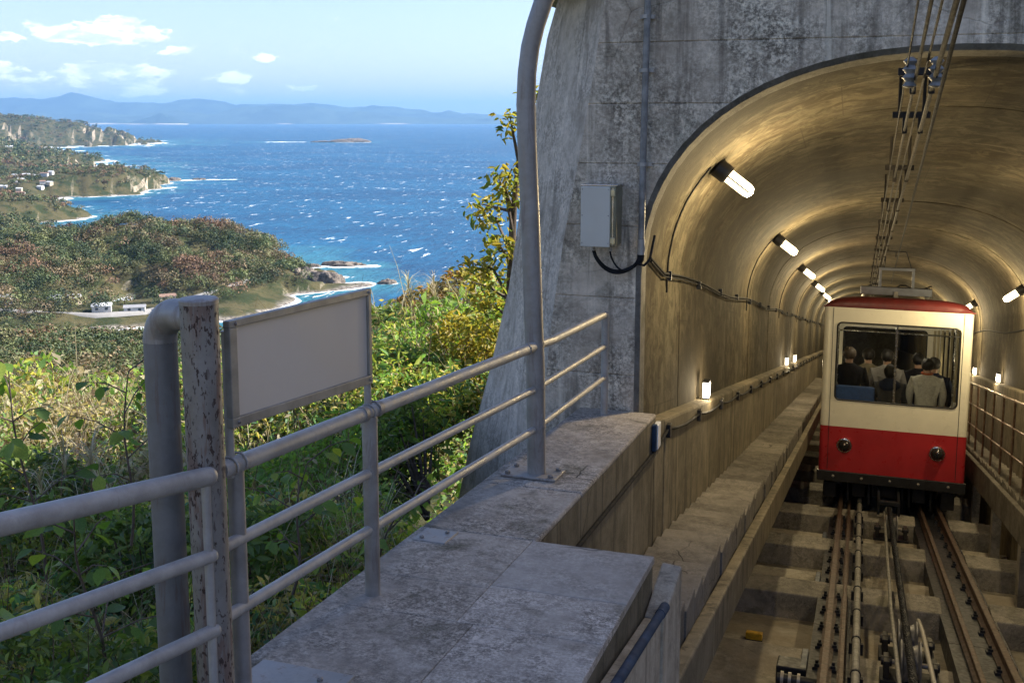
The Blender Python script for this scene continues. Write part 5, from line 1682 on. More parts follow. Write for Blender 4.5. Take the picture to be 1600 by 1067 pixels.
# lit fitting on the ceiling of the cabin
M['cabin_glow'] = glow('cabin_lamp_glow', (1.0, 0.9, 0.7), 1.6)
for y in (18.2, 20.8, 23.4):
    q = MB(); q.box((CXc - 0.35, y - 0.07, zt(y, 3.05)), (CXc + 0.35, y + 0.07, zt(y, 3.09))); q.build('ceiling_light', M['cabin_glow'], car, bevel=0.008)
    L = bpy.data.lights.new('cabin_light', 'POINT'); L.energy = 4.5; L.color = (1.0, 0.86, 0.62); L.shadow_soft_size = 0.12
    lo = bpy.data.objects.new('cabin_light', L); C.objects.link(lo); lo.parent = car; lo.location = Vector((CXc, y, zt(y, 2.95))) - car.location
# handrails inside
q = MB(); q.tube([cz(-0.95, CY0 + 0.25, 2.78), cz(0.95, CY0 + 0.25, 2.78)], 0.013, 8); q.build('grab_rail', M['chrome'], car, smooth=40)
for x in (-0.86, 0.86):
    q = MB(); q.tube([cz(x, CY0 + 0.25, 0.85), cz(x, CY0 + 0.25, 3.10)], 0.014, 8); q.build('grab_pole', M['chrome'], car, smooth=40)
for k in range(5):
    for x in (-0.62, 0.62):
        y = CY0 + 1.05 + k * 1.3
        if k == 0 and x > 0: continue
        if k == 0: y = CY0 + 0.30
        q = MB(); q.box((CXc + x - 0.34, y, zt(y, 1.25)), (CXc + x + 0.34, y + 0.42, zt(y, 1.35))); q.box((CXc + x - 0.34, y - 0.08, zt(y, 1.3)), (CXc + x + 0.34, y, zt(y, 1.72 if k else 1.90))); q.build('seat', M['seatblue'], car, bevel=0.03)
# headlights
for x in (-0.70, 0.665):
    rot = Matrix.Translation(cz(x, CY0 + 0.004, 0.94)) @ Matrix.Rotation(math.pi / 2, 4, 'X')
    q = MB(); q.lathe([(0.118, -0.02), (0.122, 0.02), (0.112, 0.045), (0.098, 0.05)], 28, rot); hl = q.build('headlight', M['chrome'], car, smooth=40)
    q = MB(); q.lathe([(0.098, 0.04), (0.092, 0.07), (0.07, 0.105), (0.04, 0.124), (0.01, 0.13)], 24, rot); q.build('lens', M['lens'] if 'lens' in M else M.setdefault('lens', plain('dark_lens', (0.05, 0.05, 0.055), 0.06, 0.6, 0.2, 6)), hl, smooth=60)
    q = MB(); q.sphere(Vector(cz(x, CY0 - 0.118, 0.955)), 0.024, 10, 6); q.build('bulb_cap', M['chrome'], hl, smooth=60)
# bumper and running gear
shell_strip(-1.10, 1.10, CY0 - 0.03, CY0 + 0.12, 0.33, 0.498).build('bumper_beam', M['black'], car, bevel=0.01)
for x in (-0.85, -0.42, 0.0, 0.42, 0.85):
    q = MB(); q.lathe([(0.022, 0), (0.022, 0.014), (0.01, 0.02)], 8, Matrix.Translation(cz(x, CY0 - 0.03, 0.42)) @ Matrix.Rotation(math.pi / 2, 4, 'X')); q.build('bolt', M['galv_dull'], car)
for x in (-0.78, 0.78):
    shell_strip(x - 0.06, x + 0.06, CY0 + 0.13, CY1 - 0.1, 0.28, 0.46).build('sole_bar', M['black'], car)
for y in (18.6, 23.2):
    for x in RAILX:
        rot = Matrix.Translation((x, y, zt(y, 0.23))) @ Matrix.Rotation(math.pi / 2, 4, 'Y')
        q = MB(); s = 1 if x < XC else -1
        q.lathe([(0.06, -0.05), (0.225, -0.045), (0.23, 0.03), (0.265, 0.035), (0.265, 0.06), (0.06, 0.065)] if s > 0 else [(0.06, -0.065), (0.265, -0.06), (0.265, -0.035), (0.23, -0.03), (0.225, 0.045), (0.06, 0.05)], 28, rot)
        q.build('wheel', M['steel_dark'], car, smooth=35)
    q = MB(); q.tube([(RAILX[0], y, zt(y, 0.23)), (RAILX[1], y, zt(y, 0.23))], 0.05, 12); q.build('axle', M['black'], car, smooth=40)
for (x0, x1, ya, yb, h0, h1) in ((-0.55, -0.35, 17.4, 18.4, 0.05, 0.29), (0.36, 0.56, 17.4, 18.4, 0.05, 0.29), (-0.25, 0.12, 17.3, 18.2, 0.10, 0.29), (-1.0, -0.8, 17.3, 18.0, 0.02, 0.27), (0.78, 0.98, 17.3, 18.0, 0.0, 0.27)):
    shell_strip(x0, x1, ya, yb, h0, h1).build('brake_gear', M['black'], car, bevel=0.01)
for x, h0 in ((-0.62, 0.02), (-0.30, -0.03), (0.30, 0.0), (0.62, -0.02), (0.2, -0.05)):
    q = MB(); q.tube([cz(x, CY0 + 0.2, 0.3), cz(x + 0.01, CY0 + 0.18, h0)], 0.018, 8); q.build('hose', M['steel_dark'], car, smooth=40)
# rope socket hung under the end of the car
q = MB(); q.box((0.40, 16.5, zt(16.5, -0.06)), (0.44, 17.3, zt(16.5, 0.16))); q.box((0.69, 16.5, zt(16.5, -0.06)), (0.73, 17.3, zt(16.5, 0.16))); q.box((0.40, 16.48, zt(16.5, 0.10)), (0.73, 16.56, zt(16.5, 0.16)))
q.build('rope_socket', M['steel_dark'], car, bevel=0.006)
q = MB(); q.sphere((0.565, 16.5, zt(16.5, 0.03)), 0.055, 12, 8); q.build('socket_pin', M['galv'], car, smooth=60)
# current collector on the roof
col = MB(); yC = 18.5
col.box((CXc - 0.56, yC - 0.05, zt(yC, 3.43)), (CXc + 0.56, yC + 0.05, zt(yC, 3.56)))
cf = col.build('collector_base', M['greyblue'], car, bevel=0.008)
q = MB()
for x in (-0.5, 0.5, 0.0): q.lathe([(0.05, 0), (0.03, 0.03), (0.05, 0.06), (0.03, 0.09)], 12, Matrix.Translation(cz(x, yC, 3.335)))
q.box((CXc - 0.03, yC - 0.09, zt(yC, 3.33)), (CXc + 0.03, yC - 0.055, zt(yC, 3.50)))
q.build('insulator', M['greypipe'], cf)
q = MB(); q.box((CXc - 0.28, yC - 0.03, zt(yC, 3.561)), (CXc - 0.235, yC + 0.03, zt(yC, 3.84))); q.box((CXc + 0.235, yC - 0.03, zt(yC, 3.561)), (CXc + 0.28, yC + 0.03, zt(yC, 3.84))); q.box((CXc - 0.28, yC - 0.03, zt(yC, 3.841)), (CXc + 0.28, yC + 0.03, zt(yC, 3.89)))
q.build('collector_frame', M['greyblue'], cf, bevel=0.005)
q = MB(); 
for a, b in (((-0.20, 3.89), (-0.19, 4.16)), ((0.22, 3.89), (0.13, 4.16)), ((-0.19, 4.16), (0.13, 4.16)), ((-0.03, 4.16), (-0.03, 4.06))):
    q.tube([cz(a[0], yC, a[1]), cz(b[0], yC - 0.02, b[1])], 0.008, 6)
q.build('collector_arm', M['steel_dark'], cf)
q = MB(); q.tube([cz(x, yC + 0.05, 3.56 + 0.05 * math.sin(x * 14)) for x in np.linspace(-0.5, 0.55, 14)], 0.012, 6); q.build('collector_cable', M['rubber'], cf)


# ------------------------------------------------------------------ passengers, seen from behind
def skin_obj(name, verts, edges, radii, root, mat, parent, sub=1):
    me = bpy.data.meshes.new(name)
    off = wloc(parent)
    me.from_pydata([Vector(v) - off for v in verts], edges, [])
    o = bpy.data.objects.new(name, me); C.objects.link(o); o.parent = parent
    sk = o.modifiers.new('skin', 'SKIN'); sk.use_smooth_shade = True
    layer = me.skin_vertices[0] if me.skin_vertices else None
    if layer is None:
        bm = bmesh.new(); bm.from_mesh(me); bm.verts.layers.skin.verify(); bm.to_mesh(me); bm.free()
        layer = me.skin_vertices[0]
    for i, r in enumerate(radii):
        layer.data[i].radius = r if isinstance(r, tuple) else (r, r)
        layer.data[i].use_root = (i == root)
    ss = o.modifiers.new('sub', 'SUBSURF'); ss.levels = sub; ss.render_levels = sub
    me.materials.append(mat)
    return o


M['skin'] = plain('skin', (0.42, 0.26, 0.18), 0.5, 0, 0.06, 12)
M['hair'] = plain('black_hair', (0.007, 0.006, 0.006), 0.6, 0, 0.3, 60, 0.5)
M['hair_brown'] = plain('brown_hair', (0.05, 0.032, 0.018), 0.45, 0, 0.3, 60, 0.5)
M['trousers'] = plain('dark_trousers', (0.03, 0.032, 0.04), 0.85, 0, 0.15, 25)


def person(x, y, hf, H, label, jacket, hair='hair', hood=None, lean=0.0, turn=0.0, scarf=None, long_hair=False):
    z0 = zt(y, hf)
    t_ = thing('person', label, 'person', (x, y, z0), 'passengers in the funicular car')
    S = H / 1.72
    def P(a, b, c): 
        ca, sa_ = math.cos(turn), math.sin(turn)
        a2, b2 = a * S * 1.13, b * S * 1.08
        return (x + a2 * ca - b2 * sa_, y + a2 * sa_ + b2 * ca, z0 + c * S)
    V = [P(0, 0, 0.93), P(0, 0.0, 1.15), P(0, -0.01, 1.36), P(0, 0, 1.46), P(0, 0.015, 1.56), P(0, 0.02, 1.64), P(0, 0.01, 1.69)]
    Rr = [(0.13, 0.095), (0.125, 0.09), (0.085, 0.065), (0.052, 0.052), (0.076, 0.09), (0.078, 0.095), (0.05, 0.06)]
    Ed = [(i, i + 1) for i in range(6)]
    for s in (-1, 1):
        k = len(V)
        V += [P(s * 0.135, 0, 1.31), P(s * 0.225, 0.0, 1.10), P(s * 0.225, 0.10, 0.90), P(s * 0.20, 0.15, 0.82)]
        Rr += [(0.035, 0.035), (0.038, 0.038), (0.034, 0.034), (0.03, 0.042)]
        Ed += [(2, k), (k, k + 1), (k + 1, k + 2), (k + 2, k + 3)]
        for fi, (fx, fl) in enumerate(((-0.030, 0.07), (-0.010, 0.08), (0.010, 0.078), (0.028, 0.06))):
            m_ = len(V)
            V += [P(s * 0.20 + fx * 0.9, 0.16, 0.785), P(s * 0.20 + fx, 0.165 + fl * 0.2, 0.785 - fl * 0.55), P(s * 0.20 + fx, 0.155 + fl * 0.1, 0.785 - fl)]
            Rr += [(0.0095, 0.0095), (0.0085, 0.0085), (0.007, 0.007)]
            Ed += [(k + 3, m_), (m_, m_ + 1), (m_ + 1, m_ + 2)]
        m_ = len(V)
        V += [P(s * 0.165, 0.17, 0.81), P(s * 0.155, 0.19, 0.77)]
        Rr += [(0.011, 0.011), (0.009, 0.009)]
        Ed += [(k + 3, m_), (m_, m_ + 1)]
        k = len(V)
        V += [P(s * 0.095, 0, 0.86), P(s * 0.10, 0.01, 0.48), P(s * 0.10, -0.015, 0.09), P(s * 0.105, 0.11, 0.04), P(s * 0.105, 0.17, 0.03)]
        Rr += [(0.085, 0.085), (0.056, 0.056), (0.042, 0.042), (0.042, 0.035), (0.036, 0.026)]
        Ed += [(0, k), (k, k + 1), (k + 1, k + 2), (k + 2, k + 3), (k + 3, k + 4)]
    body = skin_obj('body', V, Ed, [(a * S, b * S) for a, b in Rr], 0, M['skin'], t_, 2)
    # ears and nose are small lumps on the head
    q = MB()
    for s in (-1, 1): q.sphere(P(s * 0.082, 0.01, 1.595), 0.014 * S, 8, 6)
    q.sphere(P(0, 0.118, 1.595), 0.017 * S, 8, 6)
    q.build('ears', M['skin'], t_, smooth=60)
    # jacket: an even shell over torso and arms
    V2 = [P(0, 0, 0.86), P(0, 0, 1.12), P(0, -0.012, 1.34), P(0, -0.004, 1.43), P(0, 0, 1.485)]
    R2 = [(0.185, 0.145), (0.178, 0.135), (0.19, 0.13), (0.105, 0.095), (0.078, 0.078)]
    E2 = [(0, 1), (1, 2), (2, 3), (3, 4)]
    for s in (-1, 1):
        k = len(V2)
        V2 += [P(s * 0.19, -0.005, 1.355), P(s * 0.245, 0, 1.10), P(s * 0.235, 0.10, 0.90), P(s * 0.225, 0.12, 0.87)]
        R2 += [(0.082, 0.082), (0.066, 0.066), (0.05, 0.05), (0.046, 0.046)]
        E2 += [(2, k), (k, k + 1), (k + 1, k + 2), (k + 2, k + 3)]
    skin_obj('jacket', V2, E2, [(a * S * 1.12, b * S * 1.08) for a, b in R2], 1, jacket, t_, 2)
    V3 = [P(0, 0, 0.93), P(0, 0, 0.87)]; R3 = [(0.165, 0.125), (0.16, 0.12)]; E3 = [(0, 1)]
    for s in (-1, 1):
        k = len(V3)
        V3 += [P(s * 0.10, 0, 0.78), P(s * 0.10, 0.01, 0.48), P(s * 0.10, -0.01, 0.11)]; R3 += [(0.10, 0.10), (0.072, 0.072), (0.06, 0.06)]
        E3 += [(1, k), (k, k + 1), (k + 1, k + 2)]
    skin_obj('trousers', V3, E3, [(a * S * 1.1, b * S * 1.08) for a, b in R3], 0, M['trousers'], t_, 1)
    # hair: uneven cap over crown, back and sides
    n, k_ = 22, 12
    q = MB()
    for i in range(k_):
        v = i / (k_ - 1)
        for j in range(n):
            a = 2 * math.pi * j / n
            front = max(0.0, math.sin(a))
            ph = (math.pi * (0.78 if not long_hair else 0.86)) * v * (1 - 0.42 * front)
            rr_ = 1 + 0.035 * math.sin(a * 7 + v * 9) + 0.03 * math.sin(a * 3 + 2 * v)
            q.v.append(P(0.094 * math.sin(ph) * math.cos(a) * rr_, 0.012 + 0.113 * math.sin(ph) * math.sin(a) * rr_, 1.628 + 0.112 * math.cos(ph) * rr_ - (0.05 * v if long_hair else 0)))
    for i in range(k_ - 1):
        for j in range(n): q.f.append((i * n + j, i * n + (j + 1) % n, (i + 1) * n + (j + 1) % n, (i + 1) * n + j))
    q.build('hair', M[hair], t_, smooth=70)
    if hood is not None:
        q = MB()
        for i in range(7):
            v = i / 6
            for j in range(14):
                a = math.pi + math.pi * j / 13
                rr_ = 0.16 * math.sin(0.35 + 2.3 * v)
                q.v.append(P(rr_ * 1.0 * math.cos(a), -0.02 + 0.75 * rr_ * math.sin(a) - 0.02, 1.50 - 0.26 * v))
        for i in range(6):
            for j in range(13): q.f.append((i * 14 + j, i * 14 + j + 1, (i + 1) * 14 + j + 1, (i + 1) * 14 + j))
        q.build('hood', hood, t_, smooth=70)
    if scarf is not None:
        q = MB(); q.tube([P(0.075 * math.cos(a), 0.005 + 0.075 * math.sin(a), 1.475) for a in np.linspace(0, 2 * math.pi, 18)], 0.02 * S, 8, caps=False); q.build('collar', scarf, t_, smooth=60)
    return t_


cloth = lambda n, c: plain(n, c, 0.88, 0, 0.14, 30, 0.4, 0.15)
J_black, J_navy, J_beige, J_grey, J_blue, J_char, J_light = cloth('black_cloth', (0.014, 0.014, 0.017)), cloth('navy_cloth', (0.018, 0.025, 0.05)), cloth('beige_cloth', (0.19, 0.165, 0.115)), cloth('grey_cloth', (0.22, 0.21, 0.20)), cloth('blue_cloth', (0.035, 0.085, 0.24)), cloth('charcoal_cloth', (0.05, 0.05, 0.052)), cloth('light_knit', (0.46, 0.45, 0.40))
M['hair_grey'] = plain('brown_grey_hair', (0.07, 0.05, 0.035), 0.6, 0, 0.3, 60, 0.5)
HF = 0.85
person(1.07, 17.55, 0.83, 1.56, 'person with short black hair in a light grey knitted jacket at the rear window', J_light, scarf=cloth('rust_cloth', (0.35, 0.10, 0.05)))
person(-0.115, 18.15, 0.78, 1.71, 'person with brown hair in a black jacket at the left of the rear window', J_black, 'hair_grey')
person(0.52, 17.62, 0.70, 1.56, 'person in a charcoal coat with a dark hood behind the window bar', J_char, 'hair', hood=J_navy, long_hair=True)
person(0.50, 18.75, 0.76, 1.72, 'person in a grey sweater behind the hooded passenger', J_grey)
person(0.20, 19.5, 0.73, 1.74, 'person in a beige coat standing in the second row on the left', J_beige)
person(1.03, 19.4, 0.74, 1.70, 'person with dark hair in black in the middle of the second row', J_black)
person(1.22, 18.4, 0.75, 1.65, 'person with black hair in a navy jacket behind the light grey knit', J_navy)

# ------------------------------------------------------------------ plants beside the station
def undergrowth():
    rng = np.random.default_rng(3)
    parts = []
    # leaves, thick close by, larger clumps far off
    for n, f0, f1, sz, depth, shp in ((120000, 0.7, 5.5, 0.056, 0.9, 6), (160000, 4.5, 12, 0.074, 1.0, 6), (150000, 10, 28, 0.12, 1.3, 4), (60000, 26, 70, 0.32, 2.2, 4), (40000, 65, 150, 0.75, 3.5, 4)):
        f = rng.uniform(f0, f1, n); r = rng.uniform(-0.62, 0.25, n) * (f + 0.6) 
        ok = veg_ok(r, f, 0.0) & (r > -0.56 * f - 1.2)
        r, f = r[ok], f[ok]; n = len(r)
        dep = rng.beta(1.0, 2.4, n) * depth
        top = canopy_top(r, f) if f1 < 60 else np.maximum(coast_h(r, f) + SEA + 1.0, canopy_top(r, f) - 2)
        clump = fbm(r / (sz * 7), f / (sz * 7), 61, 3)
        clump2 = fbm(r / (sz * 24), f / (sz * 24), 17, 2)
        hole = (clump < 0.40) & (rng.uniform(size=n) < 0.75)
        z = top - dep + (clump - 0.5) * sz * 9
        x, y = to_world(r, f)
        P = np.stack([x, y, z], -1)[~hole]
        n = len(P); clump = clump[~hole]; clump2 = clump2[~hole]; ff_ = f[~hole]
        ci = np.clip(((clump2 - 0.5) * 2.2 + 0.45 + rng.normal(size=n) * 0.16) * 6, 0, 6).astype(int)
        col = pick(PAL, ci, rng)
        dry = rng.uniform(size=n) < (0.08 + 0.16 * (P[:, 0] < -5) + 0.42 * np.clip((fbm(P[:, 0] / 1.7, P[:, 1] / 1.7, 41, 3) - 0.48) * 4, 0, 1))
        col[dry] = pick(DRY, rng.integers(0, 4, dry.sum()), rng)
        size = sz * rng.uniform(0.45, 1.0, n) * np.where(rng.uniform(size=n) < 0.12, 1.7, 1.0)
        nb = np.tile(np.array([[0.0, -0.25, 0.5]]), (n, 1))
        if shp == 6: parts.append(leaf_cloud(P, size, nb, col, LEAF6, LEAF6_F, rng, 0.35))
        else: parts.append(leaf_cloud(P, size, nb, col, LEAF4, LEAF4_F, rng, 0.3))
    V, F, cc = join(parts)
    setp(np_mesh('undergrowth', V, F, cc, M['leaf']), 'tangle of green and yellowing leaves on the slope beside the ledge', 'undergrowth', kind='stuff')
    # dry grass and twigs
    parts = []
    for n, f0, f1, L, wd_ in ((13000, 1.0, 6, 0.42, 0.0026), (7500, 4.5, 13, 0.6, 0.0036), (8000, 11, 30, 1.0, 0.007)):
        f = rng.uniform(f0, f1, n); r = rng.uniform(-0.62, 0.2, n) * (f + 0.6)
        dens = fbm(r / 1.7, f / 1.7, 41, 3)
        ok = veg_ok(r, f, 0.15) & (rng.uniform(size=n) < 0.25 + np.clip((dens - 0.40) * 5, 0, 1))
        r, f = r[ok], f[ok]
        x, y = to_world(r, f)
        P = np.stack([x, y, canopy_top(r, f) - L * rng.uniform(0.35, 1.0, len(r))], -1)
        col = pick(DRY, rng.integers(0, 4, len(P)), rng, 0.3)
        parts.append(blades(P, L * rng.uniform(0.6, 1.4, len(P)), wd_, 0.75, col, rng))
    # bare brown stems standing among the leaves
    for n, f0, f1, L, wd_ in ((1500, 1.0, 6, 0.75, 0.0045), (2600, 5, 14, 0.9, 0.006)):
        f = rng.uniform(f0, f1, n); r = rng.uniform(-0.62, 0.2, n) * (f + 0.6)
        ok = veg_ok(r, f, 0.12); r, f = r[ok], f[ok]
        x, y = to_world(r, f)
        P = np.stack([x, y, canopy_top(r, f) - L * rng.uniform(0.55, 1.0, len(r))], -1)
        parts.append(blades(P, L * rng.uniform(0.6, 1.3, len(P)), wd_, 0.45, pick(np.array([(0.12, 0.075, 0.05), (0.17, 0.11, 0.07), (0.08, 0.055, 0.04)], np.float32), rng.integers(0, 3, len(P)), rng), rng, 4, 0.4))
    V, F, cc = join(parts)
    setp(np_mesh('dry_grass', V, F, cc, M['plume']), 'tangled dry straw coloured grass and twigs among the leaves', 'grass', kind='stuff')


undergrowth()


def pampas(r, f, n_st, Hh, label, top_z=None):
    rng = np.random.default_rng(int(abs(r * 100) + f * 10))
    x0, y0 = to_world(r, f)
    zt0 = float(canopy_top(np.array([r]), np.array([f]))[0]) - 0.7
    t_ = thing('pampas_grass', label, 'grass plant', (x0, y0, zt0), 'plumed grasses on the slope')
    P = np.tile([[x0, y0, zt0]], (46, 1)) + rng.normal(size=(46, 3)) * [0.08, 0.08, 0.02]
    v, F, c = blades(P, Hh * rng.uniform(0.5, 0.95, 46), 0.006, 0.6, pick(np.array([(0.26, 0.22, 0.10), (0.17, 0.17, 0.06), (0.33, 0.26, 0.15)], np.float32), rng.integers(0, 3, 46), rng), rng, 6)
    np_mesh('blades', v, F, c, M['plume'], t_)
    for s in range(n_st):
        a = rng.uniform(0, 2 * np.pi); ln = rng.uniform(0.1, 0.3)
        hh = Hh * rng.uniform(0.85, 1.15)
        tip = np.array([x0 + math.cos(a) * ln, y0 + math.sin(a) * ln, zt0 + hh])
        pts = [Vector((x0, y0, zt0)).lerp(Vector(tip), u) + Vector((0, 0, 0.1 * hh * math.sin(u * 2.2))) * 0.3 for u in np.linspace(0, 1, 6)]
        q = MB(); q.tube(pts, [0.006, 0.0055, 0.005, 0.004, 0.003, 0.002], 6); q.build('stalk', M['stem'], t_, smooth=60)
        n = 26
        u = rng.uniform(0, 1, n)
        base = np.array(pts[-1])[None] + np.stack([np.zeros(n), np.zeros(n), -u * 0.20], -1)
        v, F, c = blades(base, rng.uniform(0.16, 0.30, n), 0.0045, 1.0, pick(np.array([(0.50, 0.42, 0.30), (0.42, 0.33, 0.22), (0.56, 0.50, 0.38)], np.float32), rng.integers(0, 3, n), rng, 0.15), rng, 5, 1.4)
        np_mesh('plume', v, F, c, M['plume'], t_)


pampas(-0.95, 11.0, 5, 0.95, 'tall plumed grass in the middle of the bushes right of the board')
pampas(-0.50, 11.6, 4, 0.95, 'plumed grass just left of the portal buttress among yellow leaves')
pampas(-2.95, 6.4, 3, 1.15, 'plumed grass with bare pale spikelets at the far left')
pampas(-2.55, 6.1, 2, 1.05, 'slender plumed grass second from the left edge')
pampas(-2.40, 7.0, 4, 1.1, 'plumed grass directly left of the rusty twin post')


LEAFMESH = {}


def leaf_mesh(kind):
    if kind in LEAFMESH: return LEAFMESH[kind]
    n = 7
    V, F = [], []
    if kind == 'oval': wv = [0.02, 0.20, 0.31, 0.33, 0.27, 0.14, 0.0]
    else: wv = [0.02, 0.30, 0.40, 0.30, 0.22, 0.12, 0.0]
    for i in range(n):
        t_ = i / (n - 1)
        zc = -0.25 * t_ ** 2
        V += [(-wv[i], t_, zc + 0.10 * wv[i] * 2), (0, t_, zc), (wv[i], t_, zc + 0.10 * wv[i] * 2)]
    for i in range(n - 1):
        a = i * 3
        F += [(a, a + 1, a + 4, a + 3), (a + 1, a + 2, a + 5, a + 4)]
    k = len(V)
    V += [(-0.012, -0.3, 0.05), (0.012, -0.3, 0.05), (0.012, 0.02, 0), (-0.012, 0.02, 0)]; F.append((k, k + 1, k + 2, k + 3))
    out = []
    for ci, c in enumerate(((0.15, 0.26, 0.045), (0.20, 0.31, 0.05), (0.27, 0.34, 0.06), (0.11, 0.19, 0.05))):
        m = bpy.data.meshes.new('leaf_%s' % kind); m.from_pydata(V, [], F)
        a = m.attributes.new('Col', 'FLOAT_COLOR', 'POINT')
        a.data.foreach_set('color', np.tile(np.array([*c, 1], np.float32), len(V)))
        m.materials.append(M['leaf']); m.shade_smooth()
        out.append(m)
    LEAFMESH[kind] = out
    return out


def sapling(r, f, z_top, height, nb, lsize, label, kind='oval', spread=0.28, stemr=0.006):
    rng = np.random.default_rng(int(abs(r * 1000) + f * 77))
    x0, y0 = to_world(r, f)
    zb = z_top - height
    t_ = thing('sapling', label, 'sapling', (x0, y0, zb), 'young broad leaved plants beside the railing')
    stem = []
    lx, ly = rng.normal() * 0.05, rng.normal() * 0.05
    for i in range(9):
        u = i / 8
        stem.append(Vector((x0 + lx * u * 2 + 0.02 * math.sin(u * 7), y0 + ly * u * 2, zb + height * u)))
    q = MB(); q.tube(stem, [stemr * (1.2 - u * 0.8) for u in np.linspace(0, 1, 9)], 8); q.build('stem', M['bark'], t_, smooth=60)
    lm = leaf_mesh(kind)
    br = MB()
    for b in range(nb):
        u = 0.25 + 0.75 * b / max(1, nb - 1)
        p = stem[min(8, int(u * 8))]
        a = b * 2.4 + rng.uniform(-0.4, 0.4)
        L = spread * (1.15 - 0.6 * u) * rng.uniform(0.7, 1.3)
        d = Vector((math.cos(a), math.sin(a), 0.45))
        tip = p + d * L
        br.tube([p, p + d * L * 0.5 + Vector((0, 0, 0.02)), tip], [stemr * 0.6, stemr * 0.45, stemr * 0.25], 5)
        for k in range(4):
            w_ = p.lerp(tip, 0.4 + 0.2 * k)
            o = bpy.data.objects.new('leaf', lm[int(rng.integers(0, 4))]); C.objects.link(o); o.parent = t_
            o.location = w_ - t_.location
            s = lsize * rng.uniform(0.65, 1.2)
            o.scale = (s, s, s)
            o.rotation_euler = (rng.uniform(-0.9, 0.15), rng.uniform(-0.5, 0.5), a - math.pi / 2 + (k % 2 * 2 - 1) * rng.uniform(0.3, 1.0))
    br.build('twig', M['bark'], t_, smooth=60, kind='stuff')


# (map position, height of the top)
sapling(-2.02, 4.35, -1.02, 0.95, 11, 0.085, 'young plant with large green leaves at the far left above the railing')
sapling(-1.72, 4.55, -1.10, 0.8, 9, 0.075, 'thin sapling with narrow leaves between the left edge and the rusty post')
sapling(-1.48, 3.6, -1.30, 0.7, 9, 0.07, 'leafy sprig just left of the rusty twin post')
sapling(-1.55, 2.6, -0.98, 0.8, 9, 0.08, 'near sapling whose leaves hang below the top rail at the left', 'heart')
sapling(-1.36, 2.2, -1.12, 0.6, 8, 0.08, 'nearest green leaf sprig at the lower left edge', 'heart')
sapling(-0.92, 4.2, -1.42, 0.55, 9, 0.07, 'leafy sprig behind the blank board between its legs')
sapling(-0.70, 4.55, -1.66, 0.45, 7, 0.07, 'low fern green plant hanging over the ledge edge', 'heart')


def bush(r, f, rx_, ry_, rz_, zc, n, sz, pal, label, cat='shrub', name='shrub'):
    rng = np.random.default_rng(int(abs(r * 100) + f * 31))
    x0, y0 = to_world(r, f)
    t_ = thing(name, label, cat, (x0, y0, zc - rz_), 'shrubs on the slope')
    u = rng.normal(size=(n, 3)); u /= np.linalg.norm(u, axis=1, keepdims=True)
    lump = 0.75 + 0.45 * (fbm(u[:, 0] * 2.2 + r + 9, u[:, 1] * 2.2 + u[:, 2] * 2 + f, 5, 3))
    P = np.array([x0, y0, zc]) + u * lump[:, None] * rng.uniform(0.55, 1.0, (n, 1)) ** 0.5 * [rx_, ry_, rz_]
    ok = veg_ok(*to_rf(P[:, 0], P[:, 1]), -0.05)
    P = P[ok]; u = u[ok]; n = len(P)
    idx = np.clip((fbm(P[:, 0] / 0.3, P[:, 2] / 0.3, 8, 2) * len(pal) + rng.normal(size=n) * 0.6), 0, len(pal) - 1).astype(int)
    v, F, c = leaf_cloud(P, sz * rng.uniform(0.6, 1.3, n), u * 0.5 + [0, -0.1, 0.6], pick(np.array(pal, np.float32), idx, rng), LEAF6, LEAF6_F, rng, 0.3)
    np_mesh('foliage', v, F, c, M['leaf'], t_)
    q = MB()
    for k in range(14):
        d = u[k * 7] if k * 7 < n else np.array([0.3, 0.3, 0.6])
        tip = Vector((x0 + d[0] * rx_ * 0.8, y0 + d[1] * ry_ * 0.8, zc + d[2] * rz_ * 0.7))
        b = Vector((x0, y0, zc - rz_ * 1.2))
        q.tube([b, b.lerp(tip, 0.5) + Vector((0, 0, 0.1 * rz_)), tip], [0.02, 0.012, 0.004], 6)
    q.build('branches', M['bark'], t_, smooth=60)


YG = [(0.17, 0.23, 0.04), (0.28, 0.30, 0.05), (0.40, 0.34, 0.06), (0.46, 0.34, 0.05), (0.12, 0.18, 0.04)]
GR = [(0.09, 0.15, 0.035), (0.14, 0.21, 0.05), (0.21, 0.27, 0.065), (0.10, 0.16, 0.07)]
OR = [(0.30, 0.17, 0.06), (0.36, 0.18, 0.06), (0.25, 0.19, 0.06), (0.18, 0.20, 0.06)]
bush(-0.95, 9.2, 0.62, 0.5, 0.48, -2.45, 3600, 0.075, GR, 'rounded green shrub right of the blank board')
bush(-1.35, 11.5, 0.55, 0.6, 0.42, -2.45, 2400, 0.085, GR + YG[:2], 'green and yellow shrub at the right edge of the blank board')
bush(-1.05, 14.0, 0.7, 0.6, 0.42, -2.65, 2400, 0.09, OR, 'russet tinted shrub at the top of the bushes against the sea')
bush(-0.52, 13.0, 0.65, 0.6, 0.55, -2.35, 2600, 0.09, OR[:3] + YG[2:4], 'orange and olive shrub against the sea left of the yellow tree')
bush(-0.42, 9.8, 0.42, 0.45, 0.5, -2.25, 2600, 0.07, YG, 'yellow leaved shrub at the foot of the buttress')
bush(-0.62, 7.4, 0.55, 0.5, 0.45, -2.35, 3600, 0.065, GR, 'dark green shrub beside the base of the buttress')
bush(-1.75, 8.5, 0.6, 0.5, 0.35, -2.55, 2600, 0.07, GR + DRY[:1].tolist(), 'green shrub below the blank board')
bush(-4.1, 9.5, 0.8, 0.7, 0.42, -3.05, 2600, 0.085, [tuple(c) for c in DRY[:3]] + YG[1:3], 'straw coloured bush beyond the plumed grass at the left')
bush(-3.3, 12.5, 0.9, 0.8, 0.45, -3.75, 2600, 0.10, [tuple(c) for c in DRY[:3]] + GR[1:3], 'pale dry bush behind the rusty twin post')


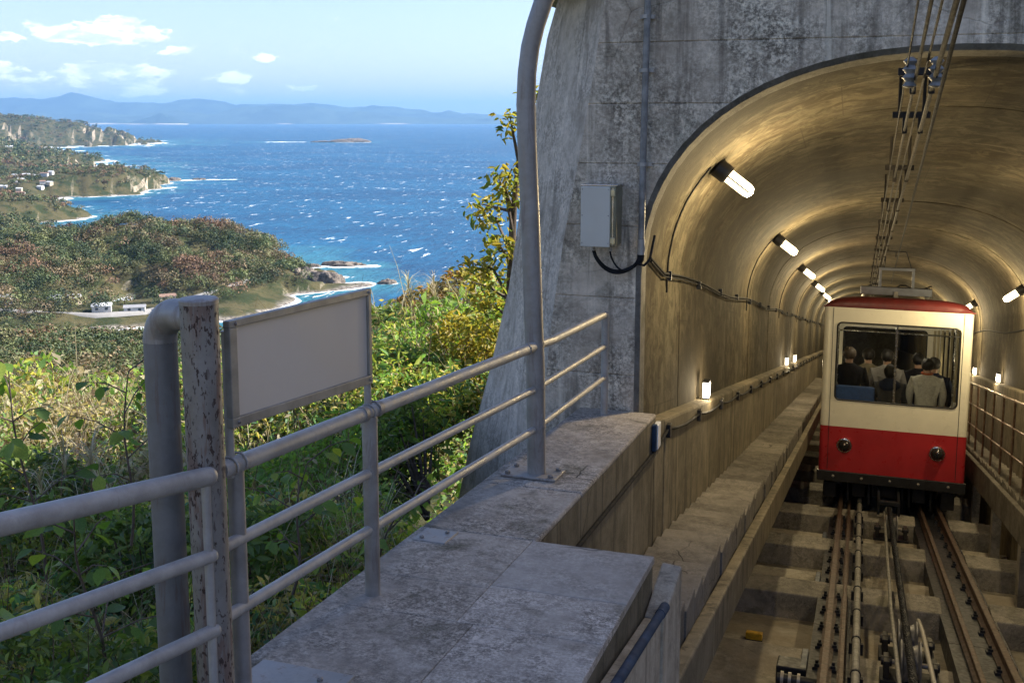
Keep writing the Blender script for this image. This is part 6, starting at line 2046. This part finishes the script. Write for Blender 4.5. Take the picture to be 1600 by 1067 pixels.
for (r_, f_, k_, lab) in ((-2.75, 5.9, 0, 'leafy yellow green shrub at the left edge above the top rail'), (-1.95, 5.3, 1, 'bright green shrub just left of the rusty twin post'), (-3.6, 7.6, 1, 'green shrub among dry grass at the left edge'),
                          (-2.5, 7.2, 2, 'straw and green shrub behind the rusty twin post'), (-1.25, 4.9, 0, 'yellow green shrub behind the legs of the blank board'), (-2.0, 3.9, 1, 'shaded green shrub between the near rails at the left'), (-1.3, 3.5, 0, 'low yellow green shrub behind the near rails left of the post')):
    zc_ = float(canopy_top(np.array([r_]), np.array([f_]))[0]) - 0.02
    bush(r_, f_, 0.42, 0.40, 0.30, zc_, 1900, 0.068 if f_ > 4.5 else 0.055, (GR + YG[:3], GR, [tuple(c) for c in DRY[:3]] + GR[1:3])[k_] if k_ else YG[:2] + GR, lab)


def edge_tree():
    """slender yellow-green tree half hidden by the bent pole and the buttress"""
    rng = np.random.default_rng(19)
    f = 9.2; r0 = 0.10
    x0, y0 = to_world(r0, f)
    t_ = thing('tree', 'slender tree with yellow green leaves growing beside the portal buttress', 'tree', (x0, y0, -4.5))
    def W(px, py, fd):
        r = (px - 800) / 1650 * fd; x, y = to_world(r, fd)
        return Vector((x, y, (188 - py) / 1650 * fd))
    base = W(812, 820, 9.2)
    trunk = [base, W(806, 600, 9.2), W(797, 470, 9.2), W(802, 330, 9.25), W(815, 210, 9.3), W(825, 130, 9.3)]
    q = MB(); q.tube(trunk, [0.06, 0.05, 0.042, 0.032, 0.02, 0.008], 10); q.build('trunk', M['bark'], t_, smooth=60)
    limbs = [((797, 470), (770, 420), (738, 412)), ((799, 400), (775, 340), (742, 335)), ((801, 360), (790, 300), (775, 268)), ((802, 330), (788, 290), (800, 262)), ((810, 250), (800, 200), (797, 182)),
             ((797, 470), (765, 450), (735, 440)), ((800, 500), (770, 480), (750, 470)), ((815, 210), (835, 160), (842, 140)), ((803, 420), (785, 390), (775, 375)), ((797, 540), (770, 520), (755, 505)), ((802, 330), (770, 322), (752, 318))]
    q = MB(); tips = []
    for a, b, c in limbs:
        off = rng.uniform(-0.3, 0.3)
        pa, pb, pc = W(*a, 9.22), W(*b, 9.22 + off * 0.5), W(*c, 9.22 + off)
        q.tube([pa, pb, pc], [0.018, 0.011, 0.004], 6); tips.append((pa, pb, pc))
    q.build('branch', M['bark'], t_, smooth=60)
    P, ci = [], []
    for k, (pa, pb, pc) in enumerate(tips):
        n = 105 if k not in (1, 2, 3, 4, 5, 7, 10) else 60
        for _ in range(n):
            u = rng.uniform(0.35, 1.05)
            p = pb.lerp(pc, (u - 0.5) * 2) if u > 0.5 else pa.lerp(pb, u * 2)
            P.append(np.array(p) + np.clip(rng.normal(size=3), -1.5, 1.5) * [0.085, 0.085, 0.05]); ci.append(rng.integers(1, 4) if rng.uniform() < 0.75 else rng.integers(0, 5))
    P = np.array(P)
    v, F, c = leaf_cloud(P, 0.085 * rng.uniform(0.6, 1.25, len(P)), np.tile([[0, -0.2, 0.8]], (len(P), 1)), pick(np.array(YG, np.float32), np.array(ci), rng), LEAF6, LEAF6_F, rng, 0.4)
    np_mesh('crown', v, F, c, M['leaf'], t_)


edge_tree()

# ------------------------------------------------------------------ sea air
hb = MB(); hb.box((-64000, -64000, -140), (64000, 64000, 1150))
hz = hb.build('haze', None)
mh = bpy.data.materials.new('sea_air'); mh.use_nodes = True
t = NT(mh.node_tree)
out = t.n('ShaderNodeOutputMaterial')
pv = t.n('ShaderNodeVolumePrincipled')
pv.inputs['Color'].default_value = (0.29, 0.56, 0.94, 1)
pv.inputs['Density'].default_value = 4.0e-5
pv.inputs['Anisotropy'].default_value = 0.1
t.t.links.new(pv.outputs[0], out.inputs[1])
hz.data.materials.append(mh)
setp(hz, kind='stuff')
